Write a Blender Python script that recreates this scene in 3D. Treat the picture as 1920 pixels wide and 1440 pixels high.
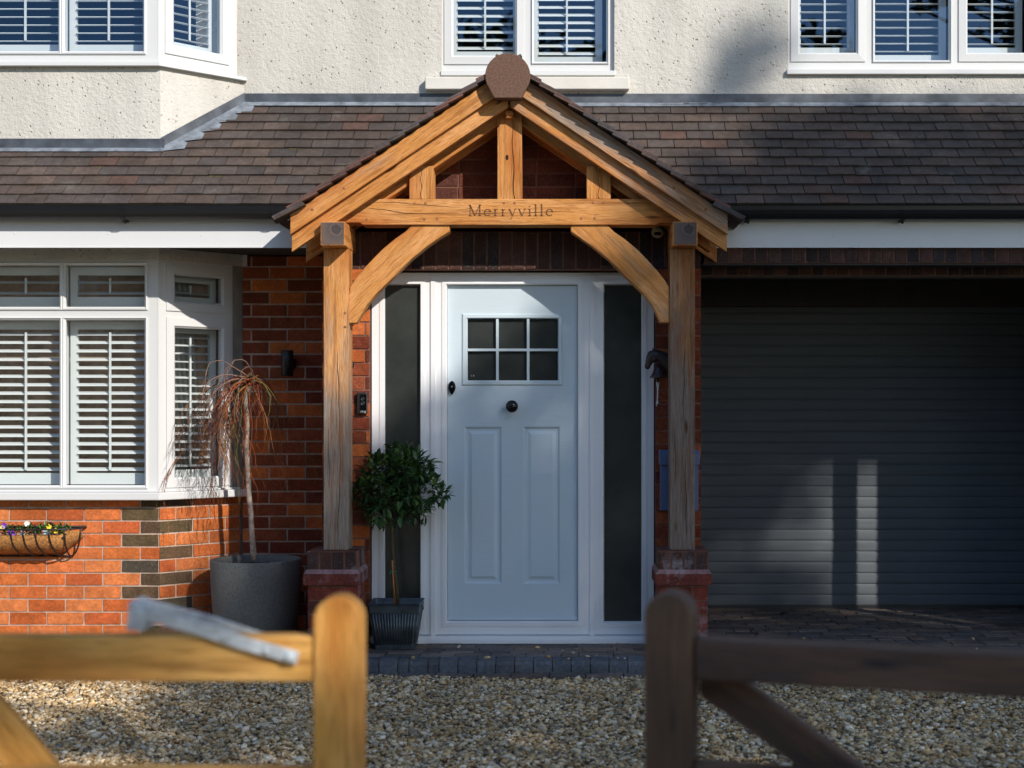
import bpy, math, random
import numpy as np
from mathutils import Vector, Matrix
R = math.radians
rnd = random.Random(7)
sc = bpy.context.scene
for o in list(bpy.data.objects): bpy.data.objects.remove(o)

# ------------------------------------------------------------------ camera, sky, sun, exposure
CX, CY, CZ, F = 0.318, -8.5, 1.455, 2666.7      # lens 50 mm on 36 mm at 1920 px
cd = bpy.data.cameras.new('camera'); cam = bpy.data.objects.new('camera', cd)
sc.collection.objects.link(cam); sc.camera = cam
cam.location = (CX, CY, CZ); cam.rotation_euler = (R(90), 0, 0)
cd.lens = 50; cd.sensor_width = 36; cd.shift_x = -100/1920; cd.shift_y = 55/1920
cd.clip_start = .05; cd.clip_end = 600
cd.dof.use_dof = True; cd.dof.focus_distance = 8.25; cd.dof.aperture_fstop = 2.4

SUN = Vector((.82, -1.0, .77)).normalized()      # towards the sun
elev = math.asin(SUN.z); azim = math.atan2(SUN.x, SUN.y)
w = bpy.data.worlds.new('World'); sc.world = w; w.use_nodes = True
nt = w.node_tree; nt.nodes.clear()
sk = nt.nodes.new('ShaderNodeTexSky'); sk.sky_type = 'NISHITA'; sk.sun_disc = False
sk.sun_elevation = elev; sk.sun_rotation = azim; sk.air_density = 1.0; sk.dust_density = .4; sk.ozone_density = 3.0
bg = nt.nodes.new('ShaderNodeBackground'); bg.inputs[1].default_value = .13
wo = nt.nodes.new('ShaderNodeOutputWorld')
nt.links.new(sk.outputs[0], bg.inputs[0]); nt.links.new(bg.outputs[0], wo.inputs[0])
ld = bpy.data.lights.new('sun', 'SUN'); ld.energy = 3.45; ld.angle = R(.53); ld.color = (1, .94, .86)
lo = bpy.data.objects.new('sun', ld); sc.collection.objects.link(lo)
lo.rotation_euler = (-SUN).to_track_quat('-Z', 'Y').to_euler(); lo.location = (8, -10, 8)
sc.view_settings.view_transform = 'Standard'; sc.view_settings.look = 'None'
sc.view_settings.exposure = 0.5; sc.view_settings.gamma = 1
sc.cycles.max_bounces = 8; sc.cycles.transparent_max_bounces = 12
sc.cycles.use_denoising = True

def S(Y): return F/(8.5+Y)
def px(x, Y): return CX+(x-1060)/S(Y)            # photo column at a depth -> metres
def pz(y, Y): return CZ+(775-y)/S(Y)

# ------------------------------------------------------------------ mesh builder
class MB:
    def __init__(s): s.v = []; s.f = []; s.m = []; s.g = []; s.c = []; s.sm = []
    def add(s, vs, fs, mat=0, col=(1, 1, 1), gr=None, T=None, smooth=False):
        b = len(s.v)
        for i, p in enumerate(vs):
            q = Vector(p); s.g.append(tuple(gr[i]) if gr else tuple(q))
            if T is not None: q = T @ q
            s.v.append(tuple(q)); s.c.append(col[i] if isinstance(col, list) else col)
        for f in fs:
            s.f.append([b+k for k in f]); s.m.append(mat); s.sm.append(smooth)
    def box(s, x0, x1, y0, y1, z0, z1, mat=0, col=(1, 1, 1), T=None, off=(0, 0, 0), jit=0, seg=1, colf=None):
        if seg == 1:
            vs = [(x, y, z) for z in (z0, z1) for y in (y0, y1) for x in (x0, x1)]
            if jit: vs = [(a+rnd.uniform(-jit, jit), b+rnd.uniform(-jit, jit)*.6, c+rnd.uniform(-jit, jit)) for a, b, c in vs]
            fs = [(0, 2, 3, 1), (4, 5, 7, 6), (0, 1, 5, 4), (2, 6, 7, 3), (0, 4, 6, 2), (1, 3, 7, 5)]
            s.add(vs, fs, mat, col, [(a+off[0], b+off[1], c+off[2]) for a, b, c in vs], T)
        else:
            vs = []; fs = []; cl = []
            for k in range(seg+1):
                x = x0+(x1-x0)*k/seg
                for (y, z) in ((y0, z0), (y1, z0), (y1, z1), (y0, z1)):
                    vs.append((x, y, z)); cl.append(colf(k/seg) if colf else col)
            for k in range(seg):
                for j in range(4):
                    a = k*4+j; b = k*4+(j+1) % 4; fs.append((a, a+4, b+4, b))
            fs += [(0, 1, 2, 3), (seg*4+3, seg*4+2, seg*4+1, seg*4)]
            s.add(vs, fs, mat, cl, [(a+off[0], b+off[1], c+off[2]) for a, b, c in vs], T)
    def prism(s, poly, y0, y1, ang=0, mat=0, col=(1, 1, 1), off=(0, 0, 0), T=None, smooth=False):
        """polygon in XZ extruded along Y; grain runs along angle ang in XZ"""
        n = len(poly); vs = [(a, y0, b) for a, b in poly]+[(a, y1, b) for a, b in poly]
        ar = sum(poly[i][0]*poly[(i+1) % n][1]-poly[(i+1) % n][0]*poly[i][1] for i in range(n))
        f0 = list(range(n)); f1 = list(range(2*n-1, n-1, -1))
        fs = [f0, f1]+[(i, i+n, (i+1) % n+n, (i+1) % n) for i in range(n)]
        if ar < 0: fs = [tuple(reversed(f)) for f in fs]
        c, d = math.cos(ang), math.sin(ang)
        s.add(vs, fs, mat, col, [(x*c+z*d+off[0], y+off[1], -x*d+z*c+off[2]) for x, y, z in vs], T, smooth)
    def slab(s, poly, z0, z1, mat=0, col=(1, 1, 1)):
        n = len(poly); ar = sum(poly[i][0]*poly[(i+1) % n][1]-poly[(i+1) % n][0]*poly[i][1] for i in range(n))
        if ar < 0: poly = poly[::-1]
        vs = [(a, b, z0) for a, b in poly]+[(a, b, z1) for a, b in poly]
        fs = [tuple(range(n-1, -1, -1)), tuple(range(n, 2*n))]+[(i, (i+1) % n, (i+1) % n+n, i+n) for i in range(n)]
        s.add(vs, fs, mat, col)
    def ring(s, o, i, yo, yi, yb, mat=0, col=(1, 1, 1), T=None):
        """mitred rectangular ring: outer rect o, inner rect i (x0,x1,z0,z1); front depth yo outside, yi inside, back yb"""
        def cs(r, y): return [(r[0], y, r[2]), (r[1], y, r[2]), (r[1], y, r[3]), (r[0], y, r[3])]
        vs = cs(o, yo)+cs(i, yi)+cs(i, yb)+cs(o, yb); fs = []
        for k in range(4):
            n = (k+1) % 4
            fs += [(k, n, 4+n, 4+k), (4+k, 4+n, 8+n, 8+k), (12+k, 12+n, n, k), (8+k, 8+n, 12+n, 12+k)]
        s.add(vs, fs, mat, col, None, T)
    def tube(s, pts, rad, n=6, mat=0, col=(1, 1, 1), cap=True, T=None):
        pts = [Vector(p) for p in pts]; m = len(pts)
        if not isinstance(rad, (list, tuple)): rad = [rad]*m
        vs = []; fs = []; up = None; L = 0; gr = []
        for k, p in enumerate(pts):
            d = (pts[min(k+1, m-1)]-pts[max(k-1, 0)])
            d = d.normalized() if d.length > 1e-9 else Vector((0, 0, 1))
            if up is None: up = Vector((0, 0, 1)) if abs(d.z) < .9 else Vector((1, 0, 0))
            a = d.cross(up).normalized(); b = a.cross(d).normalized(); up = b
            if k: L += (p-pts[k-1]).length
            for j in range(n):
                t = 2*math.pi*j/n
                vs.append(tuple(p+a*math.cos(t)*rad[k]+b*math.sin(t)*rad[k])); gr.append((L, math.cos(t)*rad[k], math.sin(t)*rad[k]))
        for k in range(m-1):
            for j in range(n):
                fs.append((k*n+j, k*n+(j+1) % n, (k+1)*n+(j+1) % n, (k+1)*n+j))
        if cap: fs += [tuple(range(n-1, -1, -1)), tuple(range((m-1)*n, m*n))]
        s.add(vs, fs, mat, col, gr, T, True)
    def lathe(s, prof, c=(0, 0, 0), n=24, mat=0, col=(1, 1, 1), T=None, smooth=True):
        """profile [(r,z)...] turned about vertical axis through c"""
        vs = []; fs = []; m = len(prof)
        for r, z in prof:
            for j in range(n):
                t = 2*math.pi*j/n; vs.append((c[0]+r*math.cos(t), c[1]+r*math.sin(t), c[2]+z))
        for k in range(m-1):
            for j in range(n): fs.append((k*n+j, k*n+(j+1) % n, (k+1)*n+(j+1) % n, (k+1)*n+j))
        fs += [tuple(range(n-1, -1, -1)), tuple(range((m-1)*n, m*n))]
        s.add(vs, fs, mat, col, None, T, smooth)
    def ball(s, c, r, mat=0, col=(1, 1, 1), n=16, m=10, T=None):
        rx, ry, rz = (r, r, r) if not isinstance(r, (tuple, list)) else r
        vs = []; fs = []
        for k in range(1, m):
            a = math.pi*k/m
            for j in range(n):
                t = 2*math.pi*j/n; vs.append((c[0]+rx*math.sin(a)*math.cos(t), c[1]+ry*math.sin(a)*math.sin(t), c[2]-rz*math.cos(a)))
        vs += [(c[0], c[1], c[2]-rz), (c[0], c[1], c[2]+rz)]; A = (m-1)*n
        for k in range(m-2):
            for j in range(n): fs.append((k*n+j, k*n+(j+1) % n, (k+1)*n+(j+1) % n, (k+1)*n+j))
        for j in range(n):
            fs.append((A, (j+1) % n, j)); fs.append((A+1, (m-2)*n+j, (m-2)*n+(j+1) % n))
        s.add(vs, fs, mat, col, None, T, True)
    def strip(s, pts, ws, y, mat=0, col=(1, 1, 1)):
        """flat ribbon in an XZ plane at depth y facing the street (-Y)"""
        n = len(pts); vs = []
        if not isinstance(ws, (list, tuple)): ws = [ws]*n
        for k, (a, b) in enumerate(pts):
            p, q = pts[max(k-1, 0)], pts[min(k+1, n-1)]; dx, dz = q[0]-p[0], q[1]-p[1]; L = math.hypot(dx, dz) or 1
            nx, nz = -dz/L*ws[k]/2, dx/L*ws[k]/2; vs += [(a+nx, y, b+nz), (a-nx, y, b-nz)]
        s.add(vs, [(2*k, 2*k+1, 2*k+3, 2*k+2) for k in range(n-1)], mat, col)
    def build(s, name, mats, parent=None, bevel=0, seg=2, label=None):
        me = bpy.data.meshes.new(name); me.from_pydata(s.v, [], s.f)
        if not isinstance(mats, (list, tuple)): mats = [mats]
        for m in mats: me.materials.append(m)
        me.polygons.foreach_set('material_index', s.m); me.polygons.foreach_set('use_smooth', s.sm)
        a = me.attributes.new('gr', 'FLOAT_VECTOR', 'POINT'); a.data.foreach_set('vector', np.array(s.g, dtype=np.float32).ravel())
        c = me.attributes.new('col', 'FLOAT_COLOR', 'POINT')
        cc = np.ones((len(s.c), 4), dtype=np.float32); cc[:, :3] = np.array([k[:3] for k in s.c]); c.data.foreach_set('color', cc.ravel())
        me.update(); me.validate()
        o = bpy.data.objects.new(name, me); sc.collection.objects.link(o)
        if parent: setp(o, parent)
        if bevel:
            b = o.modifiers.new('bevel', 'BEVEL'); b.width = bevel; b.segments = seg; b.limit_method = 'ANGLE'; b.angle_limit = R(40)
        if label: o['label'] = label
        return o
def setp(o, p):
    o.parent = p
    if p.type == 'EMPTY': o.matrix_parent_inverse = Matrix.Translation(-Vector(p.location))
def thing(name, label, cat, loc=(0, 0, 0), group=None):
    o = bpy.data.objects.new(name, None); sc.collection.objects.link(o); o.location = loc; o.empty_display_size = .1
    return tag(o, label, cat, group)
def tag(o, label=None, cat=None, group=None, kind=None):
    if label: o['label'] = label
    if cat: o['category'] = cat
    if group: o['group'] = group
    if kind: o['kind'] = kind
    return o
def facet(ox, oy, ang): return Matrix.Translation((ox, oy, 0)) @ Matrix.Rotation(ang, 4, 'Z')

# ------------------------------------------------------------------ materials
def M_(name):
    m = bpy.data.materials.new(name); m.use_nodes = True; t = m.node_tree; t.nodes.clear()
    o = t.nodes.new('ShaderNodeOutputMaterial'); p = t.nodes.new('ShaderNodeBsdfPrincipled'); t.links.new(p.outputs[0], o.inputs[0])
    return m, t, p, o
def nd(t, typ, ins=None, **kw):
    n = t.nodes.new(typ)
    for k, v in kw.items(): setattr(n, k, v)
    for k, v in (ins or {}).items():
        if isinstance(v, bpy.types.NodeSocket): t.links.new(v, n.inputs[k])
        else: n.inputs[k].default_value = v
    return n
def noise(t, vec, scale, detail=3, rough=.55, dim=None):
    return nd(t, 'ShaderNodeTexNoise', {'Vector': vec, 'Scale': scale, 'Detail': detail, 'Roughness': rough}).outputs['Fac']
def mapv(t, vec, scale, loc=(0, 0, 0)):
    return nd(t, 'ShaderNodeMapping', {'Vector': vec, 'Scale': scale, 'Location': loc}).outputs[0]
def ramp(t, fac, stops):
    n = nd(t, 'ShaderNodeValToRGB', {'Fac': fac}); e = n.color_ramp.elements
    while len(e) < len(stops): e.new(.5)
    for k, (p, c) in enumerate(stops):
        e[k].position = p; e[k].color = (*c, 1) if isinstance(c, tuple) else (c, c, c, 1)
    return n.outputs[0]
def mix(t, a, b, f, mode='MIX'):
    n = t.nodes.new('ShaderNodeMix'); n.data_type = 'RGBA'; n.blend_type = mode
    for sock, v in ((n.inputs['Factor'], f), (n.inputs[6], a), (n.inputs[7], b)):
        if isinstance(v, bpy.types.NodeSocket): t.links.new(v, sock)
        else: sock.default_value = (*v, 1) if isinstance(v, tuple) else v
    return n.outputs[2]
def bump(t, h, strength, dist=.01):
    return nd(t, 'ShaderNodeBump', {'Height': h, 'Strength': strength, 'Distance': dist}).outputs[0]
def attr(t, n): return nd(t, 'ShaderNodeAttribute', attribute_name=n)
def obj(t): return nd(t, 'ShaderNodeTexCoord').outputs['Object']
def plain(name, col, rough=.5, metal=0, var=.12, scale=8, bmp=0, bscale=60, spec=.5, coat=0):
    m, t, p, o = M_(name); v = obj(t)
    n = noise(t, v, scale, 5)
    d = tuple(c*(1-var) for c in col); l = tuple(min(1, c*(1+var)) for c in col)
    t.links.new(ramp(t, n, [(.3, d), (.7, l)]), p.inputs['Base Color'])
    p.inputs['Roughness'].default_value = rough; p.inputs['Metallic'].default_value = metal; p.inputs['Specular IOR Level'].default_value = spec
    p.inputs['Coat Weight'].default_value = coat
    if bmp: t.links.new(bump(t, noise(t, v, bscale, 4), bmp, .004), p.inputs['Normal'])
    return m
def oak(name, honey=(.66, .295, .085), deep=(.36, .125, .028), grey=(.36, .285, .225), wbias=0.0):
    m, t, p, o = M_(name); g = attr(t, 'gr').outputs['Vector']; wc = attr(t, 'col').outputs['Color']
    gv = mapv(t, g, (3.5, 95, 95)); dist = nd(t, 'ShaderNodeTexNoise', {'Vector': gv, 'Scale': 1.4, 'Detail': 6, 'Roughness': .62, 'Distortion': .7}).outputs['Fac']
    big = noise(t, mapv(t, g, (2.5, 9, 9)), 1.3, 4)
    fine = noise(t, mapv(t, g, (9, 240, 240)), 1.5, 3)
    c = mix(t, tuple(.45*a+.55*b_ for a, b_ in zip(deep, honey)), honey, ramp(t, dist, [(.25, 0.0), (.60, 1.0)]))
    c = mix(t, c, (min(1, honey[0]*1.15), honey[1]*1.3, honey[2]*1.8), ramp(t, big, [(.42, 0.0), (.68, .85)]))
    c = mix(t, c, (deep[0]*1.15, deep[1]*.9, deep[2]*.7), ramp(t, noise(t, mapv(t, g, (1.2, 5, 5), (5, 2, 1)), 1.1, 3), [(.48, 0.0), (.66, .8)]))
    gc = mix(t, tuple(k*.45 for k in grey), grey, ramp(t, dist, [(.25, 0.0), (.55, 1.0)]))
    wn = noise(t, mapv(t, g, (2.2, 14, 14), (3, 1, 7)), 1.2, 5, .6)
    ww = nd(t, 'ShaderNodeMath', {0: nd(t, 'ShaderNodeMath', {0: wc, 1: wn}, operation='ADD').outputs[0], 1: -.82+wbias}, operation='ADD').outputs[0]
    ww = nd(t, 'ShaderNodeMath', {0: ww, 1: 3.2}, operation='MULTIPLY', use_clamp=True).outputs[0]
    c = mix(t, c, gc, ww)
    kn = nd(t, 'ShaderNodeTexVoronoi', {'Vector': mapv(t, g, (2.1, 9, 9)), 'Scale': 1.0}).outputs['Distance']
    c = mix(t, c, tuple(k*.3 for k in deep), ramp(t, kn, [(.05, 1.0), (.11, 0.0)]))
    c = mix(t, c, tuple(k*.75 for k in deep), ramp(t, noise(t, mapv(t, g, (1.1, 22, 22), (9, 3, 2)), 1.6, 5, .65), [(.50, 0.0), (.66, .7)]))
    c = mix(t, c, tuple(k*.6 for k in deep), ramp(t, fine, [(.30, .85), (.46, 0.0)]))
    t.links.new(c, p.inputs['Base Color']); p.inputs['Roughness'].default_value = .68; p.inputs['Specular IOR Level'].default_value = .15
    h = nd(t, 'ShaderNodeMath', {0: dist, 1: fine}, operation='ADD').outputs[0]
    t.links.new(bump(t, h, .9, .004), p.inputs['Normal'])
    return m
def vcol(name, rough=.85, nscale=45, namt=.35, bmp=.5, speck=None, big=3, bdist=.004, spec=.12, blotch=None):
    m, t, p, o = M_(name); v = obj(t); c = attr(t, 'col').outputs['Color']
    n = noise(t, v, nscale, 5, .6); nb = noise(t, v, big, 4)
    c = mix(t, c, ramp(t, n, [(.25, 1-namt), (.75, 1+namt)]), 1.0, 'MULTIPLY')
    c = mix(t, c, ramp(t, nb, [(.3, .78), (.7, 1.18)]), 1.0, 'MULTIPLY'); c = mix(t, c, ramp(t, noise(t, v, nscale*.22, 4, .6), [(.3, .72), (.7, 1.22)]), .8 if bmp else 0.0, 'MULTIPLY')
    if speck:
        sp = nd(t, 'ShaderNodeTexVoronoi', {'Vector': v, 'Scale': 70}).outputs['Distance']
        c = mix(t, c, speck, ramp(t, sp, [(.09, .40), (.16, 0.0)]))
    if blotch:
        lo, hi = (.52, .68) if name == 'brick_plinth' else (.60, .72)
        c = mix(t, c, blotch, ramp(t, noise(t, v, 5.5, 7, .7), [(lo, 0.0), (hi, .65)]))
    t.links.new(c, p.inputs['Base Color']); p.inputs['Roughness'].default_value = rough; p.inputs['Specular IOR Level'].default_value = spec
    if bmp: t.links.new(bump(t, n, bmp, bdist), p.inputs['Normal'])
    return m

m_brick = vcol('brick', speck=(.62, .45, .36), nscale=60, namt=.32)
m_brick_dark = vcol('brick_smooth', rough=.55, nscale=90, namt=.4, speck=(.4, .3, .25), blotch=None)
m_plinth = vcol('brick_plinth', rough=.7, nscale=60, namt=.35, speck=(.5, .4, .35), blotch=(.40, .36, .38))
m_mortar = plain('mortar', (.46, .34, .265), .95, var=.3, scale=14, bmp=.6, bscale=150)
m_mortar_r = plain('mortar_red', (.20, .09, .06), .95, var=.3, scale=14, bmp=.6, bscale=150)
m_tile = vcol('roof_tile', rough=.72, nscale=40, namt=.28, bmp=.4, speck=None, big=1.6, spec=.25, blotch=(.15, .14, .12))
m_moss = plain('moss', (.10, .095, .02), 1, var=.5, scale=40, bmp=1, bscale=120)
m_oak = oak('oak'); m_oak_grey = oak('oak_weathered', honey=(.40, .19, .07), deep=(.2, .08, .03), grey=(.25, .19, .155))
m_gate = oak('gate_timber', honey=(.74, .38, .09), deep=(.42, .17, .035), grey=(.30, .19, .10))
m_gate_shaded = oak('gate_timber_shaded', honey=(.11, .052, .024), deep=(.03, .016, .009), grey=(.06, .048, .042))  # dark copy of the gate timber: shade put into the colour
m_gate_shaded.node_tree.nodes['Principled BSDF'].inputs['Roughness'].default_value = .45; m_gate_shaded.node_tree.nodes['Principled BSDF'].inputs['Specular IOR Level'].default_value = .6
m_crack = plain('timber_crack', (.03, .012, .005), 1)
m_carve = plain('carved_letter', (.14, .055, .02), .9)
m_peg = plain('oak_peg', (.30, .12, .04), .7, var=.3, scale=60)
m_upvc = plain('white_window_frame', (.64, .64, .63), .35, var=.02, scale=2)
m_upvc_door = plain('door_frame_brightened', (.82, .82, .82), .35, var=.02, scale=2)  # lighter than the window white: stands in for light on the shaded frame
m_shut = plain('white_shutter', (.68, .69, .68), .4, var=.02)
m_door = None
m_black = plain('black_metal', (.012, .012, .013), .45, var=.2, bmp=.1)
m_gloss = plain('black_gloss', (.004, .004, .005), .12, var=.1, coat=.1, spec=.35)
m_gutter = plain('black_gutter', (.010, .011, .013), .3, var=.15, scale=3)
m_fascia = plain('white_fascia', (.68, .68, .68), .38, var=.03, scale=1.5)
m_soil = plain('soil', (.03, .02, .014), 1, var=.6, scale=60, bmp=1, bscale=90)
m_zinc = plain('dark_zinc', (.085, .105, .115), .42, metal=.55, var=.35, scale=18, bmp=.15)
m_galv = plain('galvanised_steel', (.50, .54, .56), .5, metal=.3, var=.3, scale=30, bmp=.1)
m_lead = plain('lead_flashing', (.09, .10, .115), .5, metal=.35, var=.45, scale=9, bmp=.3, bscale=14)
m_leadw = plain('lead_patina', (.21, .235, .265), .6, metal=.2, var=.45, scale=14, bmp=.3, bscale=20)
m_sillc = plain('painted_sill', (.66, .63, .57), .8, var=.06, scale=5, bmp=.3, bscale=80)
m_cement = plain('cement', (.24, .22, .19), .95, var=.25, scale=9, bmp=.6, bscale=50)
m_dark = plain('dark_interior', (.02, .02, .022), .9)
m_room = plain('room_wall', (.06, .058, .055), .9)
m_curtain = plain('curtain', (.42, .42, .40), .9, var=.08)
m_soffit = plain('soffit_board', (.045, .038, .032), .8, var=.2)
m_blue = plain('slate_blue_steel', (.10, .14, .25), .35, var=.06)
m_iron = plain('cast_iron', (.035, .022, .022), .42, var=.3, bmp=.3, bscale=90, metal=.3)
m_cream = plain('cream_plastic', (.42, .38, .26), .5, var=.05)
m_cord = plain('white_cord', (.75, .74, .70), .9, bmp=.3, bscale=300)
m_leaf = vcol('bay_leaf', rough=.38, nscale=40, namt=.25, bmp=.1, spec=.5)
m_fol = vcol('evergreen_leaf', rough=.6, nscale=4, namt=.3, bmp=0)
m_twig = vcol('twig', rough=.6, nscale=80, namt=.3, bmp=.3)
m_bark = vcol('birch_bark', rough=.85, nscale=28, namt=.75, bmp=.8, big=12)
m_petal = vcol('petal', rough=.7, nscale=30, namt=.1, bmp=0)
m_coir = plain('coir_liner', (.42, .19, .055), 1, var=.5, scale=70, bmp=1.0, bscale=110)
m_conc = plain('grey_fibre_clay', (.15, .15, .135), .8, var=.22, scale=70, bmp=.25, bscale=150)
m_ridge = plain('clay_ridge_tile', (.135, .07, .045), .85, var=.35, scale=90, bmp=.7, bscale=160)
m_stone = vcol('gravel_stone', rough=.8, nscale=30, namt=.25, bmp=.3, big=1.2, spec=.35)
m_paver = vcol('block_paving', rough=.75, nscale=50, namt=.35, bmp=.5, big=2.2, blotch=(.13, .11, .095))
m_paint = plain('grey_writing', (.5, .5, .5), .6, var=0)

def m_render_():
    m, t, p, o = M_('roughcast_render'); v = obj(t)
    n1 = noise(t, v, 38, 6, .62); n2 = noise(t, v, 120, 3)
    pit = nd(t, 'ShaderNodeTexVoronoi', {'Vector': mapv(t, v, (1, 1, .8)), 'Scale': 34.0, 'Randomness': 1.0}).outputs['Distance']
    sel = noise(t, v, 16, 2)
    pm = nd(t, 'ShaderNodeMath', {0: ramp(t, pit, [(.10, 1.0), (.22, 0.0)]), 1: ramp(t, sel, [(.48, 0.0), (.56, 1.0)])}, operation='MULTIPLY').outputs[0]
    c = ramp(t, noise(t, v, 1.2, 5), [(.3, (.59, .56, .50)), (.7, (.66, .63, .57))])
    c = mix(t, c, ramp(t, noise(t, mapv(t, v, (2.6, 2.6, .45)), 1.7, 5, .6), [(.35, .86), (.6, 1.0)]), 1.0, 'MULTIPLY')
    c = mix(t, c, (.42, .33, .22), nd(t, 'ShaderNodeMath', {0: pm, 1: .75}, operation='MULTIPLY').outputs[0])
    t.links.new(c, p.inputs['Base Color']); p.inputs['Roughness'].default_value = .95; p.inputs['Specular IOR Level'].default_value = .15
    h = nd(t, 'ShaderNodeMath', {0: n1, 1: pm}, operation='SUBTRACT').outputs[0]
    h = nd(t, 'ShaderNodeMath', {0: h, 1: nd(t, 'ShaderNodeMath', {0: n2, 1: .35}, operation='MULTIPLY').outputs[0]}, operation='ADD').outputs[0]
    t.links.new(bump(t, h, .75, .012), p.inputs['Normal']); return m
m_render = m_render_()
def m_door_():
    m, t, p, o = M_('pale_blue_door'); v = obj(t)
    # embossed grain: along X on rails, along Z on stiles and panels
    gx = nd(t, 'ShaderNodeTexNoise', {'Vector': mapv(t, v, (9, 1, 150)), 'Scale': 1.0, 'Detail': 4, 'Distortion': .8}).outputs['Fac']
    p.inputs['Base Color'].default_value = (.55, .64, .69, 1); p.inputs['Roughness'].default_value = .42
    t.links.new(bump(t, gx, .45, .0022), p.inputs['Normal'])
    return m
m_door = m_door_()
def glass(name, tint=(.86, .92, .92), gl=.062, rough=.0):
    m, t, p, o = M_(name); t.nodes.remove(p)
    fr = nd(t, 'ShaderNodeMath', {0: nd(t, 'ShaderNodeLayerWeight', {'Blend': .5}).outputs['Facing'], 1: 5.0}, operation='POWER').outputs[0]
    tr = nd(t, 'ShaderNodeBsdfTransparent', {'Color': (*tint, 1)}); g = nd(t, 'ShaderNodeBsdfGlossy', {'Color': (.42, .68, 1, 1), 'Roughness': rough})
    f = nd(t, 'ShaderNodeMath', {0: fr, 1: gl}, operation='ADD').outputs[0]
    mx = nd(t, 'ShaderNodeMixShader', {0: f, 1: tr.outputs[0], 2: g.outputs[0]}); t.links.new(mx.outputs[0], o.inputs[0]); return m
m_glass = glass('window_glass', (.92, .95, .95), .014); m_glass_up = glass('upper_window_glass', (.90, .94, .95), .085)
m_frost = plain('obscured_glass', (.036, .040, .037), .22, var=.35, scale=3, coat=.12, bmp=.02, bscale=40)
def m_roller_():
    m, t, p, o = M_('roller_door'); v = obj(t)
    n = noise(t, mapv(t, v, (2, 2, 30)), 1.5, 3)
    t.links.new(ramp(t, n, [(.3, (.10, .112, .122)), (.7, (.118, .13, .14))]), p.inputs['Base Color']); p.inputs['Roughness'].default_value = .6; p.inputs['Specular IOR Level'].default_value = .12
    return m
m_roller = m_roller_()
def m_endgrain_():
    m, t, p, o = M_('oak_end_grain'); g = attr(t, 'gr').outputs['Vector']
    d = nd(t, 'ShaderNodeVectorMath', {0: g}, operation='LENGTH').outputs['Value']
    wv = nd(t, 'ShaderNodeTexNoise', {'Vector': g, 'Scale': 40.0, 'Detail': 5}).outputs['Fac']
    r = nd(t, 'ShaderNodeMath', {0: d, 1: nd(t, 'ShaderNodeMath', {0: wv, 1: .02}, operation='MULTIPLY').outputs[0]}, operation='ADD').outputs[0]
    ringc = ramp(t, r, [(.0, (.075, .05, .04)), (.035, (.05, .046, .046)), (.042, (.16, .095, .065)), (.05, (.08, .068, .065)), (.09, (.13, .088, .07))])
    fine = nd(t, 'ShaderNodeTexWave', {'Vector': g, 'Scale': 60.0, 'Distortion': 3.0}, wave_type='RINGS').outputs['Fac']
    c = mix(t, ringc, ramp(t, fine, [(0, .7), (1, 1.25)]), 1.0, 'MULTIPLY')
    t.links.new(c, p.inputs['Base Color']); p.inputs['Roughness'].default_value = .9; t.links.new(bump(t, wv, .5, .003), p.inputs['Normal']); return m
m_end = m_endgrain_()
def m_ground_():
    m, t, p, o = M_('drive_ground'); v = obj(t)
    vo = nd(t, 'ShaderNodeTexVoronoi', {'Vector': v, 'Scale': 45.0}); c = ramp(t, nd(t, 'ShaderNodeSeparateColor', {0: vo.outputs['Color']}).outputs[0], [(0, (.10, .075, .045)), (.5, (.27, .22, .15)), (1, (.45, .42, .36))])
    t.links.new(c, p.inputs['Base Color']); p.inputs['Roughness'].default_value = .95
    t.links.new(bump(t, vo.outputs['Distance'], .8, .02), p.inputs['Normal']); return m
m_ground = m_ground_()
m_grass = plain('grass', (.05, .08, .02), 1, var=.5, scale=3, bmp=.8, bscale=30)
m_dirt = plain('gravel_bed', (.10, .075, .045), 1, var=.4, scale=30, bmp=.5)

# ------------------------------------------------------------------ ground, paving, gravel
g = MB(); g.box(-150, 150, -150, 150, -.25, -.06)
tag(g.build('ground', m_grass), kind='structure')
g = MB(); g.box(-9, 9, -12, 3, -.059, -.012); tag(g.build('driveway', m_ground), kind='structure')
STEP = -.60; PZ = .085
g = MB(); g.box(-1.2, 8, STEP+.012, 1.6, -.02, PZ-.006, 1)
# the brick blocks of the paved threshold and garage apron
def paverc():
    b = rnd.choice([(.19, .145, .12), (.15, .125, .11), (.21, .155, .12), (.13, .115, .105), (.17, .14, .12)])
    k = rnd.uniform(.75, 1.2); return tuple(c*k for c in b)
y = STEP+.115; row = 0
while y < 1.55:
    x = -1.2+(row % 2)*.1+rnd.uniform(-.02, .02)
    while x < 4.6:
        L = rnd.choice([.2, .2, .2, .1])
        dz = rnd.uniform(-.002, .003)
        g.box(x+.003, x+L-.003, y+.003, y+.097, PZ-.02, PZ+dz, 0, paverc(), jit=.0015); x += L
    y += .1; row += 1
tag(g.build('paving', [m_paver, m_dirt], bevel=.003), kind='structure')
g = MB(); x = -1.2
while x < 4.8:                                        # bull-nosed blue-grey edging blocks
    L = .105 if rnd.random() > .18 else .062
    prof = [(STEP+.11, -.0), (STEP+.11, PZ), (STEP+.035, PZ), (STEP+.012, PZ-.008), (STEP+.002, PZ-.028), (STEP, PZ-.05), (STEP, .0)]
    n = len(prof); k = rnd.uniform(.8, 1.2); vs = [(x+.003, a, b) for a, b in prof]+[(x+L-.003, a, b) for a, b in prof]
    g.add(vs, [tuple(range(n)), tuple(range(2*n-1, n-1, -1))]+[(i, i+n, (i+1) % n+n, (i+1) % n) for i in range(n)], 0, (.10*k, .108*k, .12*k))
    x += L
x = -1.2
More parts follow.
